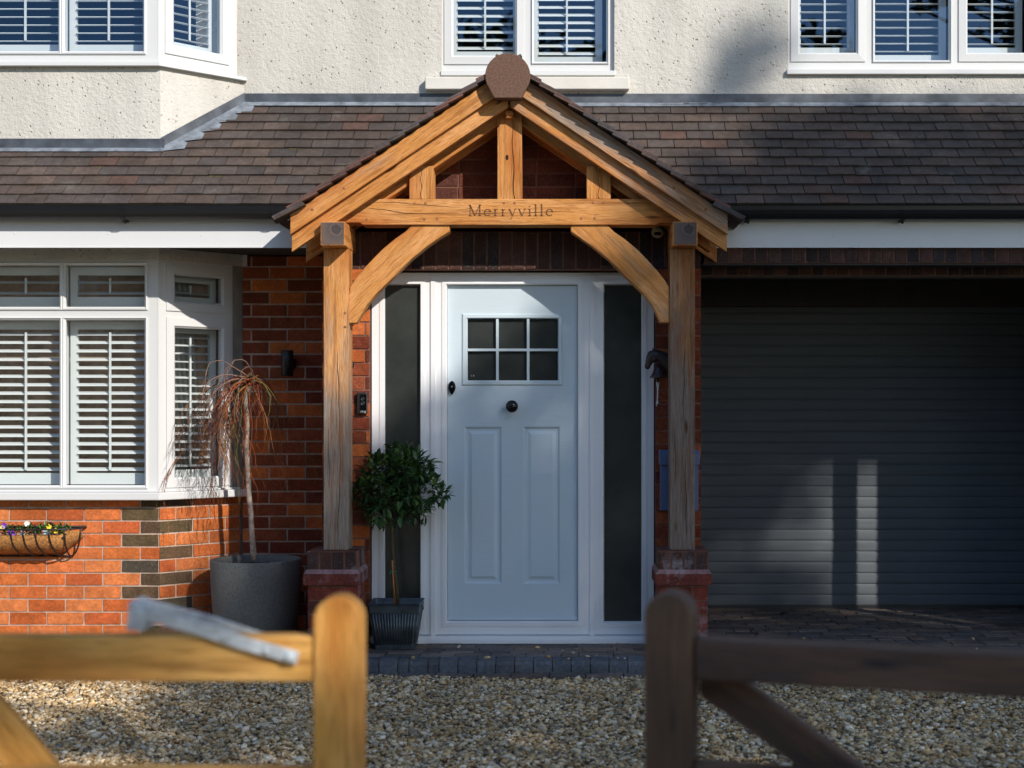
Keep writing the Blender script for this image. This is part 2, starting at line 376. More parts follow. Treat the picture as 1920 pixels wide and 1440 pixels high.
while x < 4.8:
    L = rnd.choice([.2, .21, .15]); g.box(x+.004, x+L-.004, STEP-.10, STEP-.004, -.03, .014+rnd.uniform(-.004, .006), 0, paverc(), jit=.004); x += L
tag(g.build('kerb', m_paver), kind='structure')

# gravel: every stone a small tumbled pebble, all in one mesh (nobody could count them)
def icosa():
    p = (1+5**.5)/2
    v = np.array([(-1, p, 0), (1, p, 0), (-1, -p, 0), (1, -p, 0), (0, -1, p), (0, 1, p), (0, -1, -p), (0, 1, -p), (p, 0, -1), (p, 0, 1), (-p, 0, -1), (-p, 0, 1)], float)
    v /= np.linalg.norm(v[0])
    f = np.array([(0, 11, 5), (0, 5, 1), (0, 1, 7), (0, 7, 10), (0, 10, 11), (1, 5, 9), (5, 11, 4), (11, 10, 2), (10, 7, 6), (7, 1, 8), (3, 9, 4), (3, 4, 2), (3, 2, 6), (3, 6, 8), (3, 8, 9), (4, 9, 5), (2, 4, 11), (6, 2, 10), (8, 6, 7), (9, 8, 1)])
    return v, f
def gravel():
    rs = np.random.RandomState(3); V0, F0 = icosa(); N = 80000
    x = rs.uniform(-4.0, 4.6, N); y = rs.uniform(-3.3, STEP-.085, N)
    ex = rs.uniform(-4.0, -1.2, 9000); ey = rs.uniform(STEP-.085, .6, 9000)      # the strip in front of the bay
    x = np.concatenate([x, ex]); y = np.concatenate([y, ey]); N = len(x)
    keep = ~((x > -1.25) & (y > STEP-.085)); x = x[keep]; y = y[keep]
    sx_ = rs.uniform(-1.1, 4.2, 70); sy_ = STEP+.02+rs.exponential(.18, 70); x = np.concatenate([x, sx_]); y = np.concatenate([y, sy_]); N = len(x)
    lift = np.zeros(N); lift[-70:] = PZ+.004
    s = rs.lognormal(0, .32, N)*.0092; sc3 = np.stack([s*rs.uniform(.8, 1.5, N), s*rs.uniform(.7, 1.1, N), s*rs.uniform(.45, .8, N)], 1)
    th = rs.uniform(0, 2*np.pi, N); tl = rs.normal(0, .35, N)
    v = V0[None]*(1+rs.uniform(-.28, .28, (N, 12, 1))); v = v*sc3[:, None, :]
    c, d = np.cos(tl)[:, None], np.sin(tl)[:, None]; vx, vz = v[..., 0]*c-v[..., 2]*d, v[..., 0]*d+v[..., 2]*c
    c, d = np.cos(th)[:, None], np.sin(th)[:, None]; X = vx*c-v[..., 1]*d; Y = vx*d+v[..., 1]*c
    hump = .008*np.sin(x*3.1+1)*np.cos(y*4.3)
    v = np.stack([X+x[:, None], Y+y[:, None], vz+(rs.uniform(-.006, .012, N)*(lift == 0)+hump*(lift == 0)+lift)[:, None]], 2).reshape(-1, 3)
    f = (F0[None]+12*np.arange(N)[:, None, None]).reshape(-1, 3)
    pal = np.array([(.46, .41, .33), (.36, .27, .16), (.56, .53, .48), (.25, .17, .09), (.42, .32, .19), (.20, .18, .15), (.50, .40, .26), (.62, .60, .56)])
    pc = np.minimum(pal[rs.choice(len(pal), N, p=[.2, .17, .14, .10, .14, .07, .12, .06])]*rs.uniform(.9, 1.5, (N, 1)), .85)*np.array([1.10, .96, .74])
    me = bpy.data.meshes.new('gravel'); me.vertices.add(len(v)); me.vertices.foreach_set('co', v.astype(np.float32).ravel())
    me.loops.add(len(f)*3); me.loops.foreach_set('vertex_index', f.astype(np.int32).ravel())
    me.polygons.add(len(f)); me.polygons.foreach_set('loop_start', np.arange(0, len(f)*3, 3, dtype=np.int32)); me.polygons.foreach_set('loop_total', np.full(len(f), 3, np.int32))
    me.update(calc_edges=True)
    a = me.attributes.new('col', 'FLOAT_COLOR', 'POINT'); cc = np.ones((N, 12, 4), np.float32); cc[..., :3] = pc[:, None]; a.data.foreach_set('color', cc.ravel())
    me.materials.append(m_stone); o = bpy.data.objects.new('gravel', me); sc.collection.objects.link(o)
    tag(o, 'pale and honey coloured gravel chippings covering the drive', 'gravel', kind='stuff')
gravel()

# ------------------------------------------------------------------ brickwork
CH = .08; BL = .23
REDS = [(.50, .135, .036), (.46, .11, .03), (.51, .14, .042), (.42, .095, .03), (.53, .16, .052), (.49, .125, .036)]
DREDS = [(.21, .05, .022), (.25, .062, .026), (.18, .04, .02), (.14, .035, .02), (.27, .07, .03)]  # darker red brick, with some of the walls' shade put into the colour
def bc(pal, k0=.88, k1=1.12):
    c = rnd.choice(pal); k = rnd.uniform(k0, k1); return tuple(x*k for x in c)
def bricks(mb, T, a0, a1, z0, z1, pal, offs=0, y0=0, colf=None, blk=BL, mm=1):
    """stretcher bond panel; local x along, local y inward; mortar slab just behind the faces"""
    k = int(math.floor(z0/CH)); 
    while k*CH < z1:
        zb, zt = max(k*CH, z0), min(k*CH+CH-.011, z1)
        if zt-zb > .012:
            a = a0-blk+((k % 2)*.5*blk+offs) % blk-blk
            while a < a1:
                b0, b1 = max(a, a0), min(a+blk-.011, a1)
                if b1-b0 > .015:
                    c = colf(b0, b1, k) if colf else None
                    mb.box(b0, b1, y0+rnd.uniform(-.0015, .0015), y0+.05, zb, zt, 0, c or bc(pal), T, jit=.0012)
                a += blk
        k += 1
    mb.box(a0+.002, a1-.002, y0+.006, y0+.10, z0, z1, mm, (1, 1, 1), T)
def soldiers(mb, T, a0, a1, z0, z1, pal, y0=0, mm=1, w=.075):
    a = a0
    while a < a1-.02:
        mb.box(a+.005, min(a+w-.006, a1), y0+rnd.uniform(-.001, .001), y0+.05, z0+.004, z1-.004, 0, bc(pal), T, jit=.001); a += w
    mb.box(a0, a1, y0+.006, y0+.10, z0, z1, mm, (1, 1, 1), T)

YW, YB, YP = .62, .215, -.09                          # main wall, bay front, porch wall
XB, XE = -2.175, -1.751                                # bay corner, bay meets wall
FA = math.atan2(YW-YB, XE-XB); FL = math.hypot(YW-YB, XE-XB)
house = thing('house', 'cream roughcast and red brick house with brown tiled lean-to roof and white windows', 'house', (0, YW, 0))

I = Matrix.Identity(4)
Tbay = facet(0, YB+.03, 0); Tfac = facet(XB, YB+.03, FA); Twall = facet(0, YW, 0)
DK = (.095, .055, .04)
b = MB()
def bayc(b0, b1, k):
    if b1 > XB-.02 and k not in (2, 7): return tuple(v*rnd.uniform(.8, 1.3) for v in DK)
    c = rnd.choice(REDS+[(.54, .17, .055), (.50, .14, .045)]); q = rnd.uniform(.92, 1.12); return tuple(v*q for v in c)
def fac_c(b0, b1, k):
    if b0 < .02 and k % 2 == 1: return tuple(v*rnd.uniform(.8, 1.3) for v in DK)
    return None
bricks(b, Tbay, -5.6, XB, -.05, .93, REDS, colf=bayc, offs=.205)
bricks(b, Tfac, 0, FL-.03, -.05, .93, REDS, colf=fac_c, offs=.115)
b.build('bay_brickwork', [m_brick, m_mortar], house)
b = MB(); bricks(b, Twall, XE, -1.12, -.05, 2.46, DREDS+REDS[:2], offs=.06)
b.box(-5.6, XE+.2, YW+.06, YW+.1, -.05, 2.5, 1)
b.build('side_brickwork', [m_brick, m_mortar], house)
# porch wall: two piers beside the door, soldier course over it, gable brickwork, returns
b = MB(); Tp = facet(0, YP, 0)
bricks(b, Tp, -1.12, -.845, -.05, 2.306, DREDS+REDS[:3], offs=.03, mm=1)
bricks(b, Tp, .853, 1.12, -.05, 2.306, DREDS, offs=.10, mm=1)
DB = [(.055, .035, .032), (.075, .04, .032), (.04, .03, .03), (.09, .045, .035)]
soldiers(b, Tp, -1.12, 1.12, 2.306, 2.53, DB)
for kk in range(10):
    za_ = 2.56+kk*.08+1e-5; hw = min(1.12, (3.345-za_-.08)/.671)
    if hw > .05: bricks(b, Tp, -hw, hw, za_, za_+.08, [(.13, .042, .026), (.16, .05, .03), (.10, .036, .026)], mm=1, offs=.04)
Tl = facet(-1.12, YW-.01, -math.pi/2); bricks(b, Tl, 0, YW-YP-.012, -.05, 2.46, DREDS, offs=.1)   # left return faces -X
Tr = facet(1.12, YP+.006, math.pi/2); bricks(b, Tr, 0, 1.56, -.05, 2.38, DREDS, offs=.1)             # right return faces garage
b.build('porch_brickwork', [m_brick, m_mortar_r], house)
# garage surround
b = MB(); soldiers(b, Tp, 1.14, 4.6, 2.345, 2.58, DB, mm=1)
soldiers(b, facet(0, YP+.22, 0), 1.14, 3.8, 2.29, 2.35, DB)
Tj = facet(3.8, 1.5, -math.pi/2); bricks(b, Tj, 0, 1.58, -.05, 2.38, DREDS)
bricks(b, Tp, 3.8, 6.5, -.05, 2.345, REDS)
b.build('garage_brickwork', [m_brick, m_mortar_r], house)
b = MB(); b.box(1.13, 3.8, YP+.012, YP+.15, 2.333, 2.344); b.box(1.13, 3.8, YP+.23, YP+.34, 2.277, 2.289)
b.box(1.12, 3.8, 1.38, 1.46, 2.2, 2.37)
b.build('steel_lintel', m_soffit, house)
b = MB(); b.box(1.1, 3.82, YP+.35, 1.6, 2.37, 2.4); b.box(-5.6, -1.1, -.10, YW+.05, 2.470, 2.485); b.box(1.13, 6.5, -.1, YP+.02, 2.59, 2.6)
b.build('soffit', m_soffit, house)

# roller garage door
YG = 1.49
gd = MB(); z = PZ+.02; pitch = .0762; prof = [(0, .007), (.002, .003), (.006, .0008), (.02, 0), (.045, -.0004), (.062, .0), (.069, .0018), (.0735, .006), (.0762, .007)]
k = 0
while z < 2.37:
    vs = []; fs = []
    for (dz, dy) in prof: vs += [(1.0, YG+dy, z+dz), (3.9, YG+dy, z+dz)]
    for i in range(len(prof)-1): fs.append((2*i, 2*i+1, 2*i+3, 2*i+2))
    gd.add(vs, fs, 0, smooth=True); z += pitch; k += 1
gd.box(1.0, 3.9, YG+.02, YG+.04, PZ, 2.4)
gdo = gd.build('garage_door', m_roller, house, label='grey horizontal slatted roller garage door in deep shade')
b = MB(); b.box(1.0, 3.9, YG-.004, YG+.02, PZ-.01, PZ+.022); b.build('rubber_seal', m_black, gdo)

# ------------------------------------------------------------------ upper walls
b = MB(); yb = YB+.022
def poly_bay(off): # outline of bay with front at yb+off
    return [(-5.8, yb+off), (XB+.005, yb+off), (XE+.01, YW+.001), (XE+.01, YW+.5), (-5.8, YW+.5)]
b.slab(poly_bay(0), 2.3+.11, 3.585)
b.build('bay_render', m_render, house)
ZT = 5.6
WM = (px(828, YW), px(1152, YW), pz(132, YW), 4.85)   # middle window opening
WR = (px(1478, YW), px(2300, YW), pz(135, YW), 4.85)
b = MB()
b.box(XE-.3, WM[0], YW, YW+.3, 3.0, ZT)
b.box(WM[0], WM[1], YW, YW+.3, 3.0, WM[2]-.034); b.box(WM[0], WM[1], YW, YW+.3, WM[3], ZT)
b.box(WM[1], WR[0], YW, YW+.3, 3.0, ZT)
b.box(WR[0], WR[1], YW, YW+.3, 3.0, WR[2]); b.box(WR[0], WR[1], YW, YW+.3, WR[3], ZT)
b.box(WR[1], 6.8, YW, YW+.3, 3.0, ZT)
b.box(-5.8, XE-.3, YW, YW+.3, 4.9, ZT)
b.build('rendered_wall', m_render, house)
b = MB(); b.box(-6.2, 7.2, YW-.3, YW-.27, ZT-.02, ZT+.16); b.box(-6.2, 7.2, YW-.3, YW+.3, ZT-.02, ZT)
b.build('upper_fascia', m_fascia, house)
b = MB(); b.prism([(-6.3, 0), (7.3, 0), (7.3, .1), (-6.3, .1)], 0, 5, T=Matrix.Translation((0, YW-.4, ZT+.1)) @ Matrix.Rotation(R(40), 4, 'X'), col=(.13, .08, .065))
b.build('main_roof', m_tile, house)
# rear and side skins so no daylight enters from behind
b = MB(); b.box(-5.9, 7, 4.2, 4.3, -.1, 9); b.box(-5.95, -5.85, YB, 4.2, -.1, 5.6); b.box(6.5, 6.6, YP, 4.2, -.1, 5.6)
b.box(-5.85, 6.5, YW+.1, 4.2, 2.62, 2.70); b.box(-5.6, 6.5, 1.6, 1.7, -.1, 2.62)
b.build('inner_shell', m_room, house)
# roughcast band over lower bay window
b = MB(); b.slab([(-5.6, YB+.012), (XB, YB+.012), (XE-.0, YW-.008), (XE+.03, YW-.008), (XE+.03, YW+.06), (-5.6, YW+.06)], 2.398, 2.47); b.build('bay_band', m_render, house)
b = MB(); b.box(FL-.075, FL+.0, .0, .05, .98, 2.40, 0, T=facet(XB, YB+.012, FA)); b.build('cement_fillet', m_cement, house)
# stone sill of middle window
b = MB(); b.box(px(797, YW-.06), px(1180, YW-.06), YW-.06, YW+.02, pz(167, YW-.06), pz(144, YW-.06)); b.build('window_ledge', m_sillc, house, bevel=.006)

# ------------------------------------------------------------------ windows with louvred shutters
def window(name, T, outer, panes, shut, depth=.07, label=None, fw=.02, sash=None, tilt=22, pitch=.05, sun_gap=.13):
    """outer (a0,a1,z0,z1); panes: glass rects; shut: rects of shutter leaves behind the glass"""
    f = MB(); xs = sorted({outer[0], outer[1], *[p[0]-.012 for p in panes], *[p[1]+.012 for p in panes]})
    zs = sorted({outer[2], outer[3], *[p[2]-.012 for p in panes], *[p[3]+.012 for p in panes]})
    for j in range(len(zs)-1):
        run = None
        for i in range(len(xs)):
            solid = False
            if i < len(xs)-1:
                cx, cz = (xs[i]+xs[i+1])/2, (zs[j]+zs[j+1])/2
                solid = not any(p[0]-.012 < cx < p[1]+.012 and p[2]-.012 < cz < p[3]+.012 for p in panes)
            if solid and run is None: run = xs[i]
            if not solid and run is not None:
                f.box(run, xs[i], .012, depth, zs[j], zs[j+1], 0, T=T); run = None
    for q, p in enumerate(panes):
        s = (sash[q] if sash else None) or fw
        f.ring((p[0]-s, p[1]+s, p[2]-s, p[3]+s), (p[0]-.012, p[1]+.012, p[2]-.012, p[3]+.012), .0035, .0, .03, T=T)
        f.ring((p[0]-.0125, p[1]+.0125, p[2]-.0125, p[3]+.0125), p, .002, .014, .03, T=T)
    fo = f.build(name, m_upvc, house, label=label)
    for p in panes:
        gm = MB(); gm.add([(p[0]-.005, .024, p[2]-.005), (p[1]+.005, .024, p[2]-.005), (p[1]+.005, .024, p[3]+.005), (p[0]-.005, .024, p[3]+.005)], [(0, 1, 2, 3)], T=T)
        gm.build('window_pane', m_glass if p[2] < 3 else m_glass_up, fo)
    for (a0, a1, z0, z1) in shut:
        s = MB(); w_ = .045; yy = sun_gap
        s.box(a0, a0+w_, yy, yy+.028, z0, z1, T=T); s.box(a1-w_, a1, yy, yy+.028, z0, z1, T=T)
        s.box(a0+w_, a1-w_, yy, yy+.028, z0, z0+.07, T=T); s.box(a0+w_, a1-w_, yy, yy+.028, z1-.05, z1, T=T)
        n = int((z1-z0-.12)/pitch); p0 = z0+.07+pitch*.5
        for k in range(n):
            zc = p0+k*(z1-z0-.12)/n
            L = T @ Matrix.Translation((0, yy+.014, zc)) @ Matrix.Rotation(R(tilt+rnd.uniform(-1, 1)), 4, 'X')
            pr = [(-.031, 0), (-.016, .0042), (.016, .0042), (.031, 0), (.016, -.0042), (-.016, -.0042)]
            vs = [(a0+w_+.001, a, c) for a, c in pr]+[(a1-w_-.001, a, c) for a, c in pr]
            s.add(vs, [tuple(range(6)), tuple(range(11, 5, -1))]+[(i, i+6, (i+1) % 6+6, (i+1) % 6) for i in range(6)], T=L)
        cx = (a0+a1)/2; s.box(cx-.006, cx+.006, yy-.026, yy-.016, z0+.09, z1-.07, T=T)
        s.build('louvred_shutter', m_shut, fo)
    return fo
def rc(x0, x1, ytop, ybot, Y): return (px(x0, Y), px(x1, Y), pz(ybot, Y), pz(ytop, Y))
Tb0 = facet(0, YB, 0); Tf0 = facet(XB, YB, FA)
# lower bay, front
PL = [rc(122, 270, 600, 910, YB), rc(-38, 110, 600, 910, YB), rc(122, 270, 497, 575, YB), rc(-38, 110, 497, 575, YB),
      rc(-198, -50, 600, 910, YB), rc(-198, -50, 497, 575, YB)]
out = (px(-500, YB), XB-.001, pz(921, YB), 2.398)
def sh(p, dz=0): return (p[0]+.004, p[1]-.004, p[2], p[3])
window('bay_window', Tb0, out, PL, [(p[0]-.012, p[1]+.012, p[2]-.0, p[3]+.0) for p in PL], label='wide lower bay window with white louvred shutters behind the glass', tilt=20)
out = (.001, .535, pz(921, YB), 2.398)
window('bay_side_window', Tf0, out, [(.118, .44, 1.058, 1.985), (.118, .44, 2.15, 2.31)], [(.08, .47, 1.03, 2.01), (.08, .47, 2.12, 2.33)], sash=[.062, .062], label='angled casement at the side of the lower bay', tilt=12)
# lower bay sill
b = MB(); b.slab([(-5.6, YB-.055), (XB+.02, YB-.055), (XE+.045, YW-.045), (XE+.03, YW-.002), (XE-.1, YW-.002), (-5.6, YW-.1)], .925, .972)
b.slab([(-5.6, YB-.02), (XB+.01, YB-.02), (XE, YW-.03), (XE-.1, YW-.01), (-5.6, YW-.1)], .972, .984)
b.build('bay_sill', m_upvc, house, bevel=.006)
# upper bay
PU = [(px(120, YB), px(267, YB), pz(95, YB), 4.75), (px(-38, YB), px(108, YB), pz(95, YB), 4.75), (px(-198, YB), px(-50, YB), pz(95, YB), 4.75)]
window('upper_bay_window', Tb0, (px(-500, YB), XB-.001, pz(118, YB), 4.95), PU, [(p[0]-.012, p[1]+.012, p[2], p[3]) for p in PU], label='wide upper bay window above the lean-to roof', tilt=14)
window('upper_bay_side_window', Tf0, (.001, .55, pz(118, YB), 4.95), [(.11, .43, pz(92, .4), 4.75)], [(.08, .46, pz(97, .4), 4.78)], sash=[.062], label='angled casement at the side of the upper bay', tilt=10)
b = MB(); b.slab([(-5.6, YB-.02), (XB+.01, YB-.02), (XE+.03, YW-.03), (XE+.02, YW+.1), (-5.6, YW+.1)], pz(124, YB), pz(118, YB)+.001)
b.build('upper_bay_sill', m_upvc, house)
b = MB(); b.slab([(-5.6, YB-.05), (XB+.03, YB-.05), (XE+.05, YW), (XE, YW+.3), (-5.6, YW+.3)], 4.95, 5.3); b.build('upper_bay_head', m_render, house)
# middle and right upper windows
T1 = facet(0, YW+.02, 0); Y1 = YW+.02
pm = [(px(850, Y1), px(966, Y1), pz(103, Y1), 4.7), (px(1001, Y1), px(1137, Y1), pz(115, Y1), 4.75)]
window('landing_window', T1, WM, pm, [(px(842, Y1), px(974, Y1), pz(108, Y1), 4.75), (px(996, Y1), px(1130, Y1), pz(118, Y1), 4.78)], sash=[.058, .015], label='two-light upper window above the porch ridge', tilt=32, sun_gap=.12)
pr_ = [(px(1500, Y1), px(1606, Y1), pz(98, Y1), 4.7), (px(1641, Y1), px(1780, Y1), pz(112, Y1), 4.75), (px(1815, Y1), px(1925, Y1), pz(98, Y1), 4.7), (px(1962, Y1), px(2100, Y1), pz(112, Y1), 4.75)]
window('bedroom_window', T1, WR, pr_, [(p[0]-.02, p[1]+.01, p[2]-.01, p[3]+.02) for p in pr_], sash=[.058, .015, .058, .015], label='three-light upper window over the garage roof', tilt=10, sun_gap=.12)
b = MB(); b.box(WM[0]-.005, WM[1]+.008, YW-.012, YW+.05, WM[2]-.034, WM[2]-.003); b.box(WR[0]-.012, WR[1]+.01, YW-.03, YW+.05, WR[2]-.02, WR[2]+.012); b.build('window_sill', m_upvc, house, bevel=.004)
# rooms behind
b = MB()
for (a0, a1, z0, z1) in ((-5.5, -1.6, .9, 2.45), (-5.5, -1.6, 3.3, 4.95), (-1.1, 1.4, 3.4, 4.95), (1.45, 5.0, 3.4, 4.95)):
    y0_ = YW+.32; y1_ = 3.0
    b.add([(a0, y0_, z0), (a1, y0_, z0), (a1, y1_, z0), (a0, y1_, z0), (a0, y0_, z1), (a1, y0_, z1), (a1, y1_, z1), (a0, y1_, z1)], [(0, 1, 2, 3), (7, 6, 5, 4), (1, 5, 6, 2), (2, 6, 7, 3), (0, 3, 7, 4)])
b.build('room_interior', m_dark, house)
# curtain behind angled casement
b = MB(); vs = []; n = 40
for i in range(n):
    a = .20+.25*i/n; dpt = .26+.02*math.sin(i*1.1)
    vs += [(a, dpt, .95), (a-.10, dpt, 2.38)]
b.add(vs, [(2*i, 2*i+2, 2*i+3, 2*i+1) for i in range(n-1)], T=Tf0, smooth=True); b.build('curtain', m_curtain, house)

# ------------------------------------------------------------------ lean-to roof, flashing, gutter, fascia
def rz(Y): return 2.665+.95*(Y+.17)
PT = math.atan(.95); cs, sn = math.cos(PT), math.sin(PT)
TC = [(.080, .060, .050), (.086, .062, .051), (.076, .060, .052), (.072, .059, .053), (.090, .064, .051), (.078, .061, .053)]
def tile(mb, T, x, s, col, w=.163, moss=False):
    t = .013; h0 = .026+rnd.uniform(-.001, .003); h1 = .004; L = .19
    x0, x1 = x+.0015, x+w-.0015; q = rnd.uniform(-.002, .002); q2 = rnd.uniform(-.0015, .0015)
    vs = [(x0, s+q, h0-t), (x1, s+q+q2, h0-t), (x1, s+L, h1-t), (x0, s+L, h1-t), (x0, s+q, h0), (x1, s+q+q2, h0), (x1, s+L, h1), (x0, s+L, h1)]
    mb.add(vs, [(3, 2, 1, 0), (4, 5, 6, 7), (0, 1, 5, 4), (1, 2, 6, 5), (2, 3, 7, 6), (3, 0, 4, 7)], 0, col, T=T)
    if moss:
        a = x0+rnd.uniform(0, .05); b_ = min(x1, a+rnd.uniform(.05, .15))
        mb.box(a, b_, s-.006, s+.02, h0-t-.012, h0-t-.001, 1, T=T, jit=.003)
def tilec():
    c = rnd.choice(TC); k = rnd.uniform(.85, 1.15)
    if rnd.random() < .03: c = (.11, .065, .05)
    return tuple(v*k for v in c)
for side, (xa, xb) in (('left', (-5.7, -.0)), ('right', (.0, 6.6))):
    mb = MB(); T = Matrix.Translation((0, -.17, rz(-.17))) @ Matrix.Rotation(PT, 4, 'X')
    mb.box(xa, xb, 0.16, 1.25, -.03, -.008, 0, (.05, .04, .04), T=T); mb.box(xa if side == 'left' else 1.14, -1.14 if side == 'left' else xb, 0.02, .16, -.03, -.008, 0, (.05, .04, .04), T=T)
    for k in range(13):
        s = k*.0985 if k else .0
        x = xa+(k % 2)*.0825
        while x < xb:
            ms = (side == 'left' and rnd.random() < (.7 if k == 0 else .18)) or (side == 'right' and k == 0 and rnd.random() < .2)
            if k > 1 or abs(x+.08) > 1.13: tile(mb, T, x, s, tilec(), moss=ms)
            x += .165
        if k == 0:
            x = xa+.0825
            while x < xb:
                if abs(x+.08) > 1.13: tile(mb, T @ Matrix.Translation((0, .004, -.014)), x, s, tilec())
                x += .165
    mb.build('lean_to_roof', [m_tile, m_moss], house, label=side and ('mossy brown plain tile roof left of the porch' if side == 'left' else 'shaded brown plain tile roof above the garage'))
b = MB()
RO = .034
def lead(x0, x1, Yw, up=.055, dn=.04):
    x = x0
    while x < x1:
        L = rnd.uniform(.9, 1.3); e = min(x+L, x1); z0 = rz(Yw)+RO+rnd.uniform(-.002, .002)
        b.box(x, e+.01, Yw-.006-rnd.uniform(0, .002), Yw+.004, z0-.01, z0+up, 0)
        T = Matrix.Translation((0, Yw-.004, z0)) @ Matrix.Rotation(PT, 4, 'X')
        b.box(x, e+.012, -dn-rnd.uniform(0, .006), .0, -.004, rnd.uniform(.0, .002), 1, T=T); x = e
lead(XE+.0, -.2, YW); lead(.2, 6.5, YW); lead(-5.6, XB+.02, yb)
# stepped diagonal flashing up the bay's angled face
p0 = Vector((XB+.005, yb-.006, rz(yb)+RO)); p1 = Vector((XE+.012, YW-.007, rz(YW)+RO))
dv = p1-p0; nrm = Vector((math.sin(FA), -math.cos(FA), 0))
b.add([tuple(p0+nrm*.004), tuple(p1+nrm*.004), tuple(p1+nrm*.004+Vector((0, 0, .06))), tuple(p0+nrm*.004+Vector((0, 0, .06)))], [(0, 1, 2, 3)], 0)
for k in range(5):
    a = p0+dv*(k/5); c = p0+dv*((k+1)/5); base = a+Vector((0, 0, .004)); out_ = Vector((.13, 0, 0))
    b.add([tuple(base), tuple(c+Vector((0, 0, .004))), tuple(Vector((c.x+.07, c.y-.03, rz(c.y-.03)+RO+.002))), tuple(Vector((a.x+.15, a.y, rz(a.y)+RO+.002))), tuple(Vector((a.x+.02, a.y-.02, rz(a.y-.02)+RO+.002)))], [(0, 4, 3, 2, 1)], 1)
b.build('lead_flashing', [m_lead, m_leadw], house)
ZF0, ZF1, YF = 2.432, 2.60, -.115
for (xa, xb, nm) in ((-5.7, -1.125, 'left'), (1.13, 6.5, 'right')):
    b = MB(); b.box(xa, xb, YF, YF+.02, ZF0, ZF1); b.box(xa, xb, YF-.004, YF, ZF0-.001, ZF0+.008)
    x = xb-.15 if nm == 'left' else xa+.18
    for k in range(9):
        xx = x-k*.55 if nm == 'left' else x+k*.59
        if xa < xx < xb: b.ball((xx, YF-.001, ZF0+.075+rnd.uniform(-.01, .01)), (.005, .002, .005), 0, n=8, m=6)
    fo = b.build('fascia', m_fascia, house, bevel=.002)
    b = MB(); pr = []
    yc, zc, r = YF-.062, 2.662, .056
    for i in range(11):
        a = math.pi+math.pi*i/10; pr.append((yc+r*math.cos(a), zc+(r*1.35)*math.sin(a)))
    pr2 = [(yc+(c-yc)*.9, zc+(d-zc)*.9) for c, d in pr][::-1]
    full = [(yc-r-.004, zc+.006)]+pr+[(yc+r, zc+.006)]+pr2; n = len(full)
    vs = [(xa, a, c) for a, c in full]+[(xb, a, c) for a, c in full]
    b.add(vs, [(i, i+n, (i+1) % n+n, (i+1) % n) for i in range(n)]+[tuple(range(n)), tuple(range(2*n-1, n-1, -1))])
    go = b.build('gutter', m_gutter, house)
    k = 0; x = (px(233, -.2) if nm == 'left' else px(1400, -.2))
    xs = [px(516, -.18), px(232, -.18), px(-55, -.18), px(-340, -.18)] if nm == 'left' else [px(1402, -.18), px(1692, -.18), px(1980, -.18)]
    for x in xs:
        b = MB(); pp = [(yc+(c-yc)*1.09, zc+(d-zc)*1.09) for c, d in pr]; n = len(pp)
        inn = pr[::-1]; q = pp+inn; n = len(q); vs = [(x-.012, a, c) for a, c in q]+[(x+.012, a, c) for a, c in q]
        b.add(vs, [(i, i+n, (i+1) % n+n, (i+1) % n) for i in range(n)])
        b.tube([(x, yc+.0, zc-.074), (x+.006, yc+.02, zc-.092)], [.014, .007], 8); b.box(x-.01, x+.01, yc, YF+.004, zc-.085, zc-.07)
        b.build('gutter_bracket', m_gutter, go)

# ------------------------------------------------------------------ front door and its frame
def X0(p, Y=0.): return px(p, Y)
def Z0(p, Y=0.): return pz(p, Y)
f = MB()
L_, R_, T_, B_ = X0(697), X0(1226), Z0(511), Z0(1190)
f.box(L_, X0(811), .012, .09, T_-.02, T_)  # head pieces
f.box(X0(811), X0(1109), .012, .09, T_-.02, T_); f.box(X0(1109), R_, .012, .09, T_-.02, T_)
def light(a0, a1, g0, g1, gt, gb):
    o_ = (X0(a0), X0(a1), B_, T_-.012); i_ = (X0(g0), X0(g1), Z0(gb), Z0(gt))
    mid = (i_[0]-.03, i_[1]+.03, i_[2]-.03, i_[3]+.03)
    mid = (max(mid[0], o_[0]+.005), min(mid[1], o_[1]-.005), mid[2], min(mid[3], o_[3]-.004))
    f.ring(o_, mid, .004, .004, .08); f.ring(mid, (i_[0]-.006, i_[1]+.006, i_[2]-.006, i_[3]+.006), .0, -.001, .05)
    f.ring((i_[0]-.006, i_[1]+.006, i_[2]-.006, i_[3]+.006), i_, .0, .018, .05)
light(697, 808, 721, 787, 534, 1166); light(816, 1106, 838, 1083, 534, 1165); light(1114, 1226, 1133, 1203, 534, 1166)
for a in (812, 1110): f.box(X0(a-4.5), X0(a+4.5), -.004, .08, B_-.004, T_-.012)
frame = f.build('door_frame', m_upvc_door, house, label='white door frame with tall side lights')
f = MB(); f.box(L_-.005, R_+.005, -.035, .09, PZ, B_-.004); f.box(L_, R_, -.05, -.036, PZ, B_-.022); f.build('threshold', m_upvc_door, frame, bevel=.003)
for (a, c) in ((721, 787), (1133, 1203)):
    f = MB(); f.box(X0(a), X0(c), .03, .036, Z0(1166), Z0(534)); f.build('side_light', m_frost, frame)
